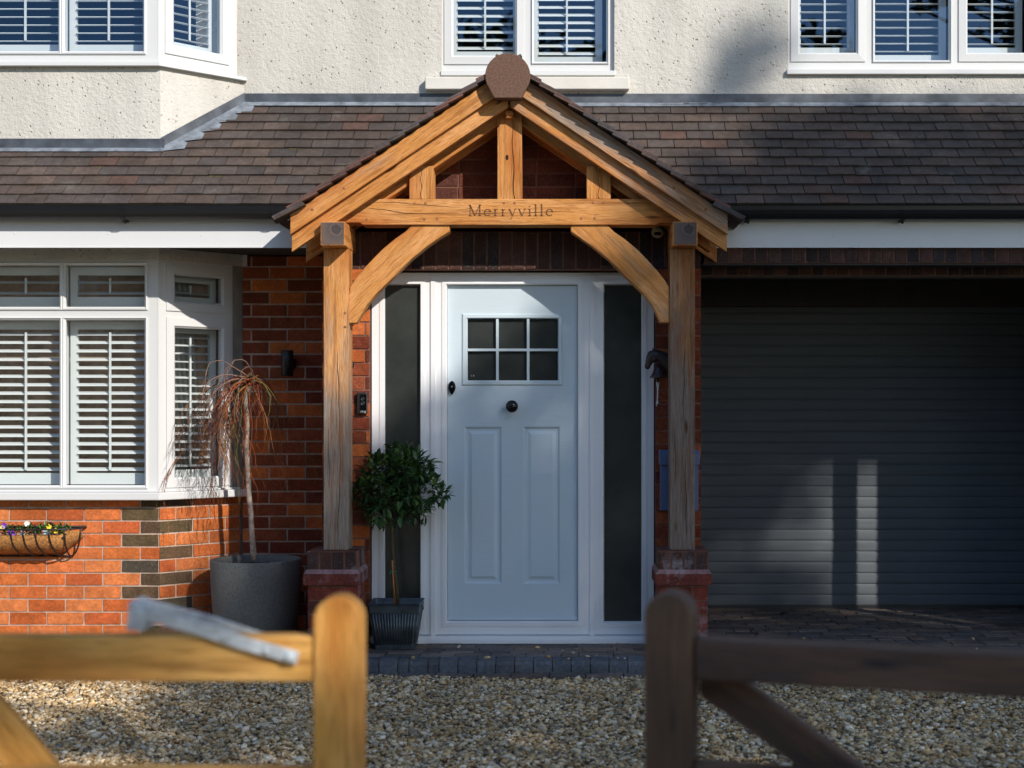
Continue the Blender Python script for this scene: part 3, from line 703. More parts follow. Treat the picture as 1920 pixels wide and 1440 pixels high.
# leaf
YD = .035; f = MB()
lf = (X0(838)+.002, X0(1083)-.002, Z0(1164), Z0(534)-.003)
gl = (X0(876), X0(1046), Z0(713), Z0(597))
pans = [(X0(870), X0(940), Z0(1096), Z0(800)), (X0(981), X0(1050), Z0(1096), Z0(800))]
holes = [gl]+pans
xs = sorted({lf[0], lf[1], *[h[0] for h in holes], *[h[1] for h in holes]}); zs = sorted({lf[2], lf[3], *[h[2] for h in holes], *[h[3] for h in holes]})
for i in range(len(xs)-1):
    for j in range(len(zs)-1):
        cx, cz = (xs[i]+xs[i+1])/2, (zs[j]+zs[j+1])/2
        if not any(h[0] < cx < h[1] and h[2] < cz < h[3] for h in holes): f.box(xs[i], xs[i+1], YD, YD+.04, zs[j], zs[j+1])
for h in pans:                                         # moulded raised panels
    def ins(d): return (h[0]+d, h[1]-d, h[2]+d, h[3]-d)
    f.ring(ins(-.0), ins(.008), YD, YD+.006, YD+.04); f.ring(ins(.008), ins(.012), YD+.006, YD+.013, YD+.04); f.ring(ins(.012), ins(.026), YD+.013, YD+.013, YD+.04)
    f.ring(ins(.026), ins(.046), YD+.013, YD+.004, YD+.04); q = ins(.046); f.box(q[0], q[1], YD+.004, YD+.04, q[2], q[3])
door = f.build('front_door', m_door, house, label='pale blue panelled front door with six small panes')
f = MB(); o1 = (X0(865), X0(1055), Z0(723), Z0(587))
f.ring(o1, (o1[0]+.008, o1[1]-.008, o1[2]+.008, o1[3]-.008), YD-.001, YD-.010, YD+.03)
f.ring((o1[0]+.008, o1[1]-.008, o1[2]+.008, o1[3]-.008), (gl[0]-.006, gl[1]+.006, gl[2]-.006, gl[3]+.006), YD-.010, YD-.011, YD+.03)
f.ring((gl[0]-.006, gl[1]+.006, gl[2]-.006, gl[3]+.006), gl, YD-.011, YD+.004, YD+.03)
for c in (932, 990):
    a = X0(c); f.prism([(a-.0075, gl[2]), (a+.0075, gl[2]), (a+.0075, gl[3]), (a-.0075, gl[3])], YD-.002, YD+.02)
a = Z0(655.5); f.box(gl[0], gl[1], YD-.003, YD+.019, a-.0075, a+.0075)
f.build('glazing_bars', m_door, door)
for i, (xa, xb) in enumerate(((876, 932), (932, 990), (990, 1046))):
    for (ya, yb_) in ((597, 655.5), (655.5, 713)):
        f = MB(); f.box(X0(xa), X0(xb), YD+.022, YD+.026, Z0(yb_), Z0(ya)); f.build('door_pane', m_frost, door)
f = MB()                                               # tiny etched mark on the lower left pane
cx, cz = X0(884), Z0(704)
f.strip([(cx+.004*math.cos(t)-.001, cz+.006*math.sin(t)) for t in [R(110+140*k/6) for k in range(7)]], .0018, YD+.0212)
f.strip([(cx+.009+.004*math.cos(t), cz+.004*math.sin(t)) for t in [R(k*36) for k in range(11)]], .0018, YD+.0212)
f.strip([(cx+.009, cz-.006), (cx+.009, cz+.006)], .0014, YD+.0210)
f.build('etched_mark', m_paint, door)
f = MB(); kx, kz = X0(960), Z0(762); TT = Matrix.Translation((kx, YD, kz)) @ Matrix.Rotation(R(90), 4, 'X')
f.lathe([(.001, .0), (.022, .0), (.023, .004), (.012, .008), (.010, .02), (.024, .03), (.034, .042), (.0375, .055), (.035, .068), (.026, .079), (.012, .085), (.001, .086)], n=32, T=TT); f.build('door_knob', m_gloss, door)
f = MB(); lx, lz = X0(847), Z0(727); pts = []
for k in range(24):
    t = 2*math.pi*k/24; zz = math.sin(t); wv = .022*(1 if zz > 0 else (1-.42*abs(zz))); pts.append((lx+wv*math.cos(t), lz+.041*zz))
f.prism(pts, YD-.022, YD, smooth=False); f.prism([(lx+(a-lx)*.8, lz+(c-lz)*.8) for a, c in pts], YD-.027, YD-.0225)
f.build('door_lock', m_gloss, door, bevel=.003)
f = MB(); f.strip([(lx-.005, lz+.004), (lx+.001, lz+.014), (lx+.006, lz+.008), (lx+.002, lz+.004), (lx-.005, lz+.004)], .0016, YD-.0278); f.build('lock_emblem', m_paint, door)
f = MB(); f.box(lf[0], lf[1], YD-.012, YD, lf[2], lf[2]+.02); f.build('weather_bar', m_door, door, bevel=.003)

# ------------------------------------------------------------------ oak porch
porch = thing('porch', 'oak framed gabled porch carved with the name Merryville and roofed in brown tiles', 'porch', (0, -.3, 0))
SL = .671; AN = math.atan(SL); ZA = 3.405
def sd(): return (rnd.uniform(0, 50), rnd.uniform(0, 50), rnd.uniform(0, 50))
PF, PB = -.36, -.215
for sx in (-1, 1):
    x0, x1 = (-1.065, -.922) if sx < 0 else (.917, 1.06)
    p = MB(); T = Matrix.Translation((0, 0, 0)) @ Matrix(((0, 1, 0, 0), (0, 0, 1, 0), (1, 0, 0, 0), (0, 0, 0, 1)))   # local x->z, y->x, z->y
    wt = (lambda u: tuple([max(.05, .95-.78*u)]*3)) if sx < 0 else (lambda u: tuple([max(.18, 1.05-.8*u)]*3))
    p.box(.674, 2.398, x0, x1, PF, PB, 0, T=T, off=sd(), seg=24, colf=wt)
    q = x0+.6*(x1-x0); ck = [(q+.008*math.sin(k*.21+sx)+.0025*math.sin(k*1.3)+rnd.uniform(-.001, .001), .70+k*.045) for k in range(26)]
    p.strip(ck, [.0005]+[.0022+.0014*math.sin(k*.4) for k in range(24)]+[.0005], PF-.0008, 1)
    p.strip([(x0+.03+.004*math.sin(k), 1.05+k*.05) for k in range(8)], [.0004]+[.002]*6+[.0004], PF-.0008, 1)
    for zz in (1.95, 2.03) if sx < 0 else (1.97, 2.05):
        Tp_ = Matrix.Translation(((x1-.02) if sx < 0 else (x0+.02), PF, zz)) @ Matrix.Rotation(R(90), 4, 'X'); p.lathe([(.0085, -.002), (.0085, .002), (.006, .003)], n=12, mat=2, T=Tp_)
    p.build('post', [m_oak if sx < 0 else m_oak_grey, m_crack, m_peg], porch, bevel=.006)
    # brick plinth under the post
    b = MB(); bx0, bx1 = (-1.147, -.864) if sx < 0 else (.846, 1.13)
    YQ = -.44
    def side_ring(a0, a1, yf, z0, z1, pal, solds=False):
        TF = facet(0, yf, 0)
        if solds:
            wd = (a1-a0)/4; soldiers(b, TF, a0, a1, z0, z1, pal, w=wd)
            soldiers(b, facet(a1, yf+.004, math.pi/2), 0, YP-yf-.01, z0, z1, pal); soldiers(b, facet(a0, YP-.006, -math.pi/2), 0, YP-yf-.01, z0, z1, pal)
        else:
            bricks(b, TF, a0, a1, z0, z1, pal, offs=.08); bricks(b, facet(a1, yf+.002, math.pi/2), 0, YP-yf-.005, z0, z1, pal, offs=.15, blk=.115); bricks(b, facet(a0, YP-.003, -math.pi/2), 0, YP-yf-.005, z0, z1, pal, offs=.15, blk=.115)
        b.box(a0+.05, a1-.05, yf+.05, YP, z0, z1-.004, 1)
    PR = [(.20, .045, .03), (.24, .052, .034), (.13, .04, .03)]
    side_ring(bx0+.005, bx1-.005, YQ+.004, -.05, .477, PR)
    b.box(bx0-.017, bx1+.017, YQ-.018, YP, .482, .545, 0, (.17, .042, .03), jit=.001)
    # splayed top edge of the corbel course
    o = .018
    vs = [(bx0-.017, YQ-.018, .546), (bx1+.017, YQ-.018, .546), (bx1+.017, YP, .546), (bx0-.017, YP, .546), (bx0, YQ, .570), (bx1, YQ, .570), (bx1, YP, .570), (bx0, YP, .570)]
    b.add(vs, [(0, 1, 5, 4), (1, 2, 6, 5), (3, 0, 4, 7)], 2, (.28, .15, .14))
    side_ring(bx0, bx1, YQ, .568, .670, [(.085, .04, .03), (.10, .045, .03), (.07, .04, .035)], True)
    b.box(bx0+.002, bx1-.002, YQ+.002, YP, .661, .672, 0, (.15, .06, .04), jit=.001)
    b.build('plinth', [m_plinth, m_mortar_r, m_plinth], porch)
    # wall plate with sawn end
    a0, a1 = (-1.060, -.922) if sx < 0 else (.923, 1.062)
    p = MB(); T = Matrix(((0, 1, 0, 0), (1, 0, 0, 0), (0, 0, 1, 0), (0, 0, 0, 1)))
    p.box(-.497, YP, a0, a1, 2.399, 2.535, 0, T=T, off=sd(), col=(.1, .1, .1))
    po = p.build('wall_plate', m_oak, porch, bevel=.005)
    p = MB(); ce = ((a0+a1)/2+.02, 2.49); vv = [(a0+.006, -.498, 2.405), (a1-.006, -.498, 2.405), (a1-.006, -.498, 2.529), (a0+.006, -.498, 2.529)]
    p.add(vv, [(0, 1, 2, 3)], gr=[(v[0]-ce[0], 0, v[2]-ce[1]) for v in vv])
    p.strip([(ce[0]-.002, 2.529), (ce[0], ce[1]+.004)], [.003, .0008], -.4986, 1); p.strip([(a1-.006, 2.497), (ce[0]+.012, ce[1]+.004)], [.0025, .0005], -.4986, 1)
    p.build('end_grain', [m_end, m_crack], po)
    # curved brace
    c = [(656, 538), (667, 522), (679, 507), (700, 484), (719, 465), (740, 448), (760, 434), (774, 420)]
    d = [(843, 420), (843, 435), (825, 445), (802, 461), (771, 486), (740, 517), (708, 548), (687, 573), (668, 606), (653, 606), (653, 560)]
    if sx < 0: P = [(px(a, -.345), pz(e, -.345)) for a, e in c+d]
    else:
        c2 = [(1255, 538), (1244, 522), (1232, 507), (1211, 484), (1192, 465), (1171, 448), (1151, 434), (1137, 420)]
        d2 = [(1070, 420), (1070, 434), (1086, 445), (1109, 461), (1140, 486), (1171, 517), (1203, 548), (1224, 573), (1238, 605), (1257, 605), (1257, 560)]
        P = [(px(a, -.345), pz(e, -.345)) for a, e in c2+d2]
    p = MB(); p.prism(P, -.345, -.25, ang=R(44)*(1 if sx < 0 else -1), off=sd(), col=(.08,)*3 if sx < 0 else (.32,)*3)
    p.build('brace', m_oak, porch, bevel=.006)
    # barge boards: two overlapping boards
    for nm, tp, bt, yf, yk, wcol in (('barge_board', 0, .112, -.475, -.44, .26 if sx < 0 else .52), ('under_barge_board', .100, .207, -.438, -.40, .18 if sx < 0 else .40)):
        xe = 1.234; xi = .006
        P = [(sx*xi, ZA-tp-SL*xi), (sx*xe, ZA-tp-SL*xe), (sx*xe, ZA-bt-SL*xe), (sx*xi, ZA-bt-SL*xi)]
        p = MB(); p.prism(P, yf, yk, ang=-AN*sx, off=sd(), col=(wcol,)*3)
        if tp == 0:
            for kx in (.93, 1.11): p.lathe([(.009, -.002), (.009, .0015), (.006, .002)], n=12, mat=1, T=Matrix.Translation((sx*kx, yf, ZA-.055-SL*kx)) @ Matrix.Rotation(R(90), 4, 'X'))
        p.build(nm, [m_oak, m_peg], porch, bevel=.004)
    # rafters behind
    for (ya, yb_, bt, xe) in ((-.33, -.24, .250, 1.15), (-.12, -.095, .250, 1.21)):
        P = [(0, ZA-.03), (sx*xe, ZA-.03-SL*xe), (sx*xe, ZA-bt-SL*xe), (0, ZA-bt)]
        p = MB(); p.prism(P, ya, yb_, ang=-AN*sx, off=sd(), col=(.05,)*3); p.build('rafter', m_oak, porch, bevel=.003)
# tie beam, king post, struts
p = MB(); zt, zb = 2.682, 2.535; xt = (ZA-.207-zt)/SL; xb_ = (ZA-.207-zb)/SL
p.prism([(-xt-.1, zt), (-xb_, zb+.012), (-xb_+.03, zb+.012), (-.86, zb+.012), (-.84, zb), (.84, zb), (.86, zb+.012), (xb_, zb+.012), (xt+.1, zt)], PF, PB, off=sd(), col=(.16,)*3)
TF_ = PF-.001
def crk(pts, w=.003): p.strip([(px(a, PF), pz(c, PF)) for a, c in pts], [w*.3]+[w]*(len(pts)-2)+[w*.2], TF_, 1)
crk([(690, 391), (720, 393), (760, 400), (800, 401), (840, 400)]); crk([(880, 400), (905, 400.5), (930, 400), (948, 399)]); crk([(976, 399), (1000, 398.5), (1020, 397.5), (1040, 397), (1070, 395)]); crk([(700, 380), (740, 379), (770, 382), (830, 387), (860, 389)], .002)
for (a, c) in ((778, 381), (798, 381), (945, 380.5), (965, 380.5), (1112, 380), (1132, 380), (796, 411), (820, 410.5), (1090, 409.5), (1115, 409), (688, 412)):
    p.lathe([(.0085, -.002), (.0085, .0015), (.006, .002)], n=12, mat=2, T=Matrix.Translation((px(a, PF), PF, pz(c, PF))) @ Matrix.Rotation(R(90), 4, 'X'))
tie = p.build('tie_beam', [m_oak, m_crack, m_peg], porch, bevel=.005)
def letters():
    L = MB(); cap = 21/S(PF); x = px(879, PF); z0 = pz(405, PF); yy = PF-.0016
    def st(pts, w): L.strip([(x+a*cap, z0+c*cap) for a, c in pts], [v*cap for v in w] if isinstance(w, (list, tuple)) else w*cap, yy)
    def arc(cx, cz, r, a0, a1, w0, w1, n=14, rz_=None):
        pts = []; ws = []
        for k in range(n+1):
            t = R(a0+(a1-a0)*k/n); pts.append((cx+r*math.cos(t), cz+(rz_ or r)*math.sin(t))); ws.append(w0+(w1-w0)*abs(math.cos(t)))
        st(pts, ws)
    for ch in 'Merryville':
        if ch == 'M':
            st([(.12, 0), (.12, 1)], .06); st([(.1, 1), (.55, .03)], .12); st([(.55, .03), (.97, 1)], .06); st([(.98, 1), (.98, 0)], .12)
            st([(0, .02), (.25, .02)], .05); st([(.84, .02), (1.12, .02)], .05); st([(-.02, .98), (.16, .98)], .05); st([(.94, .98), (1.12, .98)], .05); w_ = 1.12
        elif ch == 'e': arc(.3, .31, .28, 8, 318, .05, .12); st([(.04, .37), (.57, .40)], .045); w_ = .6
        elif ch == 'r': st([(.13, 0), (.13, .62)], .11); st([(0, .02), (.3, .02)], .05); st([(0, .58), (.13, .62)], .05); st([(.15, .42), (.24, .56), (.36, .6)], [.05, .06, .09]); w_ = .42
        elif ch == 'y': st([(.03, .62), (.33, .03)], .11); st([(.58, .62), (.3, -.05), (.2, -.26), (.08, -.27)], [.05, .05, .05, .1]); st([(-.04, .61), (.16, .61)], .045); st([(.46, .61), (.68, .61)], .045); w_ = .62
        elif ch == 'v': st([(.03, .62), (.3, .0)], .11); st([(.56, .62), (.3, .0)], .05); st([(-.04, .61), (.16, .61)], .045); st([(.44, .61), (.66, .61)], .045); w_ = .6
        elif ch == 'i': st([(.13, 0), (.13, .62)], .11); st([(0, .02), (.26, .02)], .05); st([(0, .58), (.13, .62)], .05); st([(.08, .88), (.16, .82)], .11); w_ = .28
        elif ch == 'l': st([(.13, 0), (.13, 1.04)], .12); st([(0, .02), (.27, .02)], .05); st([(0, 1.0), (.13, 1.04)], .05); w_ = .28
        x += (w_+.255)*cap
    L.build('carved_name', m_carve, tie, label='the name Merryville carved in serif letters')
letters()
for (xa, xb_, nm, wc) in ((-.07, .069, 'king_post', .22), (-.576, -.438, 'strut', .02), (.44, .578, 'strut', .2)):
    p = MB(); T = Matrix(((0, 1, 0, 0), (0, 0, 1, 0), (1, 0, 0, 0), (0, 0, 0, 1)))
    ztop = ZA-.22-SL*min(abs(xa), abs(xb_))+.03 if nm == 'strut' else 3.22
    if nm == 'strut': P = [(xa, zt), (xb_, zt), (xb_, ZA-.21-SL*abs(xb_)), (xa, ZA-.21-SL*abs(xa))]
    p.box(zt, ztop-.05 if nm == 'strut' else ztop, xa, xb_, PF+.003, PB, 0, T=T, off=sd(), col=(wc,)*3)
    q = xa+.6*(xb_-xa) if nm == 'king_post' else xa+.5*(xb_-xa)
    ck = [(q+.004*math.sin(k*1.3)+(.012*k/10 if nm == 'king_post' else 0), zt+(ztop-.06-zt)*(1-k/10)) for k in range(11)]
    p.strip(ck, [.001]+[.0028 if nm == 'strut' else .003+.003*k/9 for k in range(9)]+[.005], PF+.0018, 1)
    if nm == 'king_post': p.ball((-.016, PF+.003, 2.92), (.010, .001, .016), 1, n=10, m=6)
    p.build(nm, [m_oak, m_crack], porch, bevel=.004)
p = MB(); p.box(-.024, .022, -.397, -.30, 3.138, 3.178, col=(.1,)*3, off=sd()); p.build('ridge_peg', m_oak, porch, bevel=.004)
# porch roof
mb = MB()
for sx in (-1, 1):
    # local: x along ridge (towards the house), y up the slope
    ax = Vector((0, 1 if sx > 0 else -1, 0)); up = Vector((-sx*math.cos(AN), 0, math.sin(AN))); nn = ax.cross(up)
    if nn.z < 0: nn = -nn
    T = Matrix(((ax.x, up.x, nn.x, sx*1.315), (ax.y, up.y, nn.y, 0), (ax.z, up.z, nn.z, ZA+.014-SL*1.315), (0, 0, 0, 1)))
    for k in range(16):
        s = k*.0985+.0
        x = -.535; e = 0
        x += 0
        j = 0
        while x < .65:
            w_ = .165 if not (j == 0 and k % 2) else .0825
            lx = x if sx > 0 else -x-w_
            if s < 1.55: tile(mb, T, lx, s, rnd.choice([(.15, .075, .06), (.12, .065, .055), (.085, .07, .07), (.07, .065, .068), (.105, .07, .06)]), w=w_)
            x += w_; j += 1
        if k == 0:
            x = -.535
            while x < .65:
                lx = x if sx > 0 else -x-.165; tile(mb, T @ Matrix.Translation((0, .002, -.014)), lx, s, tilec(), w=.165); x += .165
    P = [(0, ZA+.0), (sx*1.25, ZA-SL*1.25), (sx*1.25, ZA-.025-SL*1.25), (0, ZA-.028)]
    mb.prism(P, -.47, .62, col=(.05, .045, .04), mat=1)
ro = mb.build('porch_roof', [m_tile, m_soffit], porch)
mb = MB(); cxr, czr = px(952, -.54), pz(142, -.54); r = 42.5/S(-.54); pts = []
for k in range(19):
    a = R(-22+224*k/18); pts.append((cxr+r*math.cos(a), czr+r*math.sin(a)))
pts += [(cxr-.078, pz(183, -.54)+.002), (cxr-.074, pz(184, -.54)), (cxr+.074, pz(184, -.54)), (cxr+.078, pz(183, -.54)+.002)]
mb.prism(pts, -.545, -.515); pts2 = [(cxr+(a-cxr)*.985, czr+(c-czr)*.985+.004) for a, c in pts]
mb.prism(pts2, -.514, .60)
mb.build('ridge_tile', m_ridge, ro, bevel=.005)

# ------------------------------------------------------------------ things fixed to the walls
# up-and-down wall light
wl = thing('wall_light', 'small black cylindrical up and down light on the shaded brick wall', 'wall light', (px(538, YW), YW, pz(706, YW)))
wx, wy = px(538.5, .53), .535
b = MB(); b.lathe([(.030, 0), (.0375, 0), (.0375, .160), (.034, .163), (.030, .160), (.030, .02)], (wx, wy, pz(705, .53)), 24); b.build('lamp_body', m_black, wl)
b = MB(); b.lathe([(.001, 0), (.042, 0), (.042, .012), (.02, .02), (.016, .07), (.001, .07)], n=24, T=Matrix.Translation((px(543, YW)+.004, YW, pz(683, YW))) @ Matrix.Rotation(R(90), 4, 'X')); b.build('wall_mount', m_black, wl)
# iron bracket mostly hidden behind left post
ib = thing('iron_bracket', 'black iron disc bracket half hidden behind the left oak post', 'bracket', (px(657, YP), YP, pz(708, YP)))
b = MB(); a = px(655, YP); b.box(a-.012, a+.007, YP-.012, YP, pz(709, YP), pz(658, YP)); b.build('back_plate', m_black, ib, bevel=.002)
b = MB(); b.lathe([(.001, 0), (.033, 0), (.033, .02), (.026, .03), (.001, .034)], n=24, T=Matrix.Translation((a-.002, YP-.012, pz(684, YP))) @ Matrix.Rotation(R(90), 4, 'X')); b.build('disc', m_black, ib)
# doorbell
db = thing('doorbell', 'slim black video doorbell on the brick pier left of the door', 'doorbell', (px(680, YP), YP, pz(776, YP)))
a0, a1, c0, c1 = px(670.5, YP), px(689.5, YP), pz(776, YP), pz(736, YP)
b = MB(); b.box(a0, a1, YP-.03, YP, c0, c1); b.build('doorbell_case', m_black, db, bevel=.005)
b = MB(); b.box(a0+.018, a1-.004, YP-.0325, YP-.03, c0+.02, c1-.012); b.build('doorbell_face', m_gloss, db)
b = MB(); cxb = (a0+a1)/2+.005
for (dz, r) in ((.088, .011), (.062, .0125)):
    b.lathe([(r, 0), (r, .004), (r-.003, .004), (r-.004, .001), (.0035, .001), (.003, .003), (.001, .003)], n=20, T=Matrix.Translation((cxb, YP-.0326, c0+dz)) @ Matrix.Rotation(R(90), 4, 'X'))
b.build('doorbell_button', m_black, db)
cu = bpy.data.curves.new('t', 'FONT'); cu.body = 'ring'; cu.size = .021; to = bpy.data.objects.new('t', cu); sc.collection.objects.link(to)
bpy.context.view_layer.update(); me = bpy.data.meshes.new_from_object(to.evaluated_get(bpy.context.evaluated_depsgraph_get())); bpy.data.objects.remove(to)
lo_ = bpy.data.objects.new('doorbell_lettering', me); sc.collection.objects.link(lo_); me.materials.clear(); me.materials.append(m_paint); setp(lo_, db)
lo_.location = (a0+.021, YP-.0332, c0+.008); lo_.rotation_euler = (R(90), 0, 0)
# letterbox
lb = thing('letterbox', 'slate blue steel letterbox behind the right oak post', 'letterbox', (px(1274, YP), YP-.05, pz(958, YP)))
a0, a1, c0, c1 = px(1237, -.18), px(1311, -.18), pz(957, -.18), pz(844, -.18)
b = MB(); b.box(a0+.005, a1-.005, YP-.092, YP, c0, c1-.075); b.build('letterbox_body', m_blue, lb, bevel=.002)
b = MB(); T = Matrix(((0, 1, 0, 0), (1, 0, 0, 0), (0, 0, 1, 0), (0, 0, 0, 1)))
b.prism([(-YP-.0 and 0, 0), (0, .085), (-.075, .085), (-.103, .062), (-.106, 0)], a0-.002, a1+.002, T=Matrix.Translation((0, YP, c1-.085)) @ T)
b.build('letterbox_lid', m_blue, lb, bevel=.002)
# dome camera
sc_ = thing('security_camera', 'small cream dome camera under the porch beside the right plate', 'camera', (px(1233, -.12), -.12, pz(447, -.12)))
b = MB(); cc = (px(1233, -.14), -.14, pz(435, -.14)); b.ball(cc, .037); b.lathe([(.03, 0), (.03, .035)], n=20, T=Matrix.Translation((cc[0], YP, cc[2])) @ Matrix.Rotation(R(90), 4, 'X')); b.build('camera_housing', m_cream, sc_)
b = MB(); b.ball((cc[0]-.002, cc[1]-.024, cc[2]-.012), (.024, .018, .012)); b.build('camera_lens', m_gloss, sc_)

# horse head bell
hb = thing('door_bell', 'dark iron horse head bracket with a hanging bell and white pull cord', 'bell', (px(1235, -.16), -.16, pz(710, -.16)))
YH = -.16
def q(a, c, dy=0): return (px(a, YH), YH+dy, pz(c, YH))
b = MB()
# neck and head as one lofted body: elliptical sections along a spine
spine = [(1268, 688, 19, 9), (1258, 681.5, 19, 9), (1250, 676, 15, 8.5), (1242, 671, 12, 8), (1234.5, 667, 10.5, 7.5), (1229, 665.5, 10.8, 7.6), (1223.5, 667.5, 11, 7.4), (1219.5, 673.5, 9.2, 6.2), (1216.8, 679.5, 6.8, 5.0), (1214.8, 684.5, 5.6, 4.8), (1213.6, 688, 5.4, 4.6), (1212.8, 691, 4.0, 3.6), (1212.4, 692.3, 1.5, 1.5)]
vs = []; fs = []; n = 14
for k, (sx_, sy_, ra, rb) in enumerate(spine):
    a_, b_ = spine[max(k-1, 0)], spine[min(k+1, len(spine)-1)]; dx, dz = b_[0]-a_[0], b_[1]-a_[1]; L = math.hypot(dx, dz); nx, nz = -dz/L, dx/L
    for j in range(n):
        t = 2*math.pi*j/n; u_, w_ = math.cos(t)*ra, math.sin(t)*rb/S(YH)
        vs.append((px(sx_+nx*u_, YH), YH+w_, pz(sy_+nz*u_, YH)))
for k in range(len(spine)-1):
    for j in range(n): fs.append((k*n+j, k*n+(j+1) % n, (k+1)*n+(j+1) % n, (k+1)*n+j))
fs += [tuple(range(n-1, -1, -1)), tuple(range((len(spine)-1)*n, len(spine)*n))]
b.add(vs, fs, smooth=True)
for dy in (-.012, .010): b.tube([q(1227, 660, dy), q(1225, 655.5, dy*1.2), q(1223.5, 652.5, dy*1.2)], [.006, .0045, .0008], 8)
b.ball(q(1227, 673, 0), (.020, .024, .022)); b.ball(q(1221, 668.5, -.022), (.004, .003, .003)); b.ball(q(1213.8, 687, -.010), (.0025, .003, .002))
for k in range(9):                                      # mane locks
    a = 1229+k*3.6; c = 660+k*1.7; b.tube([q(a, c-.5, -.008), q(a+4, c+3, -.022), q(a+9, c+5+(k % 3), -.024)], [.004, .005, .001], 6)
b.box(px(1262, YH), px(1272, YH), YH-.01, YP, pz(705, YH), pz(668, YH))
b.build('horse_head', m_iron, hb)
b = MB(); bx = (px(1234, YH), YH, pz(708.5, YH)); u = 1/S(YH)
b.lathe([(15.5*u, 0), (16.5*u, .6*u), (13*u, 5*u), (10*u, 11*u), (7.5*u, 18*u), (6.5*u, 20.5*u), (2*u, 21.5*u), (1.5*u, 26*u), (.5*u, 27*u)], bx, 28); b.build('bell', m_iron, hb)
b = MB(); b.ball((bx[0], bx[1], bx[2]-4*u), (3.2*u, 3.2*u, 5*u)); b.build('clapper', m_black, hb)
b = MB()
b.tube([q(1231.5, 716), q(1232.5, 726), q(1233.2, 735), q(1233, 745), q(1231, 757), q(1231, 762)], .0032, 6); b.tube([q(1235, 716), q(1233.8, 728), q(1232.8, 736), q(1232.3, 745), q(1233, 755)], .0032, 6); b.ball(q(1232.5, 755), (.006, .006, .008))
b.build('pull_cord', m_cord, hb)

# wall trough of pansies
tr = thing('flower_trough', 'black iron wall trough with coir liner and small pansies on the sunlit bay brickwork', 'planter', (-3.05, YB, pz(1048, YB)))
yW = YB+.028; xl, xr = -3.62, px(147, .10); zt_, dp, ht = pz(993, .08), .17, .175
def trp(x, t, k=1.0): # half-barrel section, t 0 back bottom.. front top
    a = R(90*t); return (x, yW-dp*k*math.cos(a*1.0) if False else yW-dp*k*math.sin(R(90*t)), zt_-ht*k*math.cos(R(90*t)))
b = MB()
def ends(x): # half width scale towards ends
    e = min(x-xl, xr-x)/.22; return 1 if e >= 1 else math.sqrt(max(.0, 1-(1-e)**2))
front = []; N = 40
for k in range(N+1):
    x = xl+(xr-xl)*k/N; front.append((x, yW-dp*ends(x)-.002, zt_))
b.tube([(xl, yW-.002, zt_)]+front+[(xr, yW-.002, zt_)], .0055, 8); b.tube([(xl, yW-.006, zt_+.006), (xr, yW-.006, zt_+.006)], .006, 8)
for hx in (px(92, YB), -3.35): b.tube([(hx-.028, yW-.006, zt_+.008), (hx-.012, yW-.006, zt_+.024), (hx, yW-.006, zt_+.03), (hx+.012, yW-.006, zt_+.024), (hx+.028, yW-.006, zt_+.008)], .005, 8)
k = 0; x = xr-.055
for px_ in (18, 41, 64, 89, 115, 138): 
    x = px(px_, .06); e = ends(x)
    b.tube([(x, yW-dp*e, zt_)]+[(x+.045*(1-math.cos(R(90*t/8)))*(1 if px_ < 110 else .1 if px_ < 130 else -1.8), yW-dp*e*math.cos(R(88*t/8)), zt_-ht*math.sin(R(90*t/8))) for t in range(1, 9)], .0052, 7)
for x in (-3.16, -3.24, -3.32, -3.40, -3.5):
    e = ends(x); b.tube([(x, yW-dp*e, zt_)]+[(x-.03*(1-math.cos(R(90*t/8))), yW-dp*e*math.cos(R(88*t/8)), zt_-ht*math.sin(R(90*t/8))) for t in range(1, 9)], .0052, 7)
b.tube([(xl+.06, yW-.004, zt_-ht), (xr-.10, yW-.004, zt_-ht)], .006, 8)
b.build('iron_frame', m_black, tr)
b = MB(); vs = []; na = 10
for k in range(N+1):
    x = xl+.012+(xr-xl-.024)*k/N; e = ends(x)*.96
    for t in range(na+1): a = R(90*t/na); vs.append((x, yW-dp*e*math.cos(a)+rnd.uniform(-.002, .002), zt_-.035*(1 if e > .8 else .4)-(ht-.045)*math.sin(a)*max(.25, e)+.0*rnd.random()))
b.add(vs, [(k*(na+1)+t, k*(na+1)+t+1, (k+1)*(na+1)+t+1, (k+1)*(na+1)+t) for k in range(N) for t in range(na)], smooth=True); b.build('coir_liner', m_coir, tr)
b = MB(); b.slab([(xl+.04, yW-.01), (xr-.05, yW-.01), (xr-.09, yW-dp*.8), (xl+.08, yW-dp*.8)], zt_-.06, zt_-.045); b.build('soil', m_soil, tr)
b = MB()
def leafq(mb, c, d, up, L, W, col, fold=.25):
    d = d.normalized(); s_ = d.cross(up); s_ = s_.normalized() if s_.length > 1e-4 else Vector((1, 0, 0)); n_ = s_.cross(d)
    vs = [c, c+d*L*.35+s_*W*.5+n_*W*fold, c+d*L*.35, c+d*L*.35-s_*W*.5+n_*W*fold, c+d*L*.7+s_*W*.42+n_*(W*fold-.03*L), c+d*L*.7-n_*.03*L, c+d*L*.7-s_*W*.42+n_*(W*fold-.03*L), c+d*L-n_*.12*L]
    mb.add([tuple(v) for v in vs], [(0, 1, 2), (0, 2, 3), (1, 4, 5, 2), (2, 5, 6, 3), (4, 7, 5), (5, 7, 6)], 0, col, smooth=True)
for k in range(420):
    x = rnd.uniform(xl+.05, xr-.06); c = Vector((x, yW-rnd.uniform(.02, dp*.85), zt_-.045+rnd.uniform(0, .06)))
    d = Vector((rnd.uniform(-1, 1), rnd.uniform(-1, .3), rnd.uniform(.2, 1.3))); g_ = rnd.uniform(.6, 1.3)
    leafq(b, c, d, Vector((0, 0, 1)), rnd.uniform(.02, .04), .014, (.07*g_, .16*g_, .03*g_))
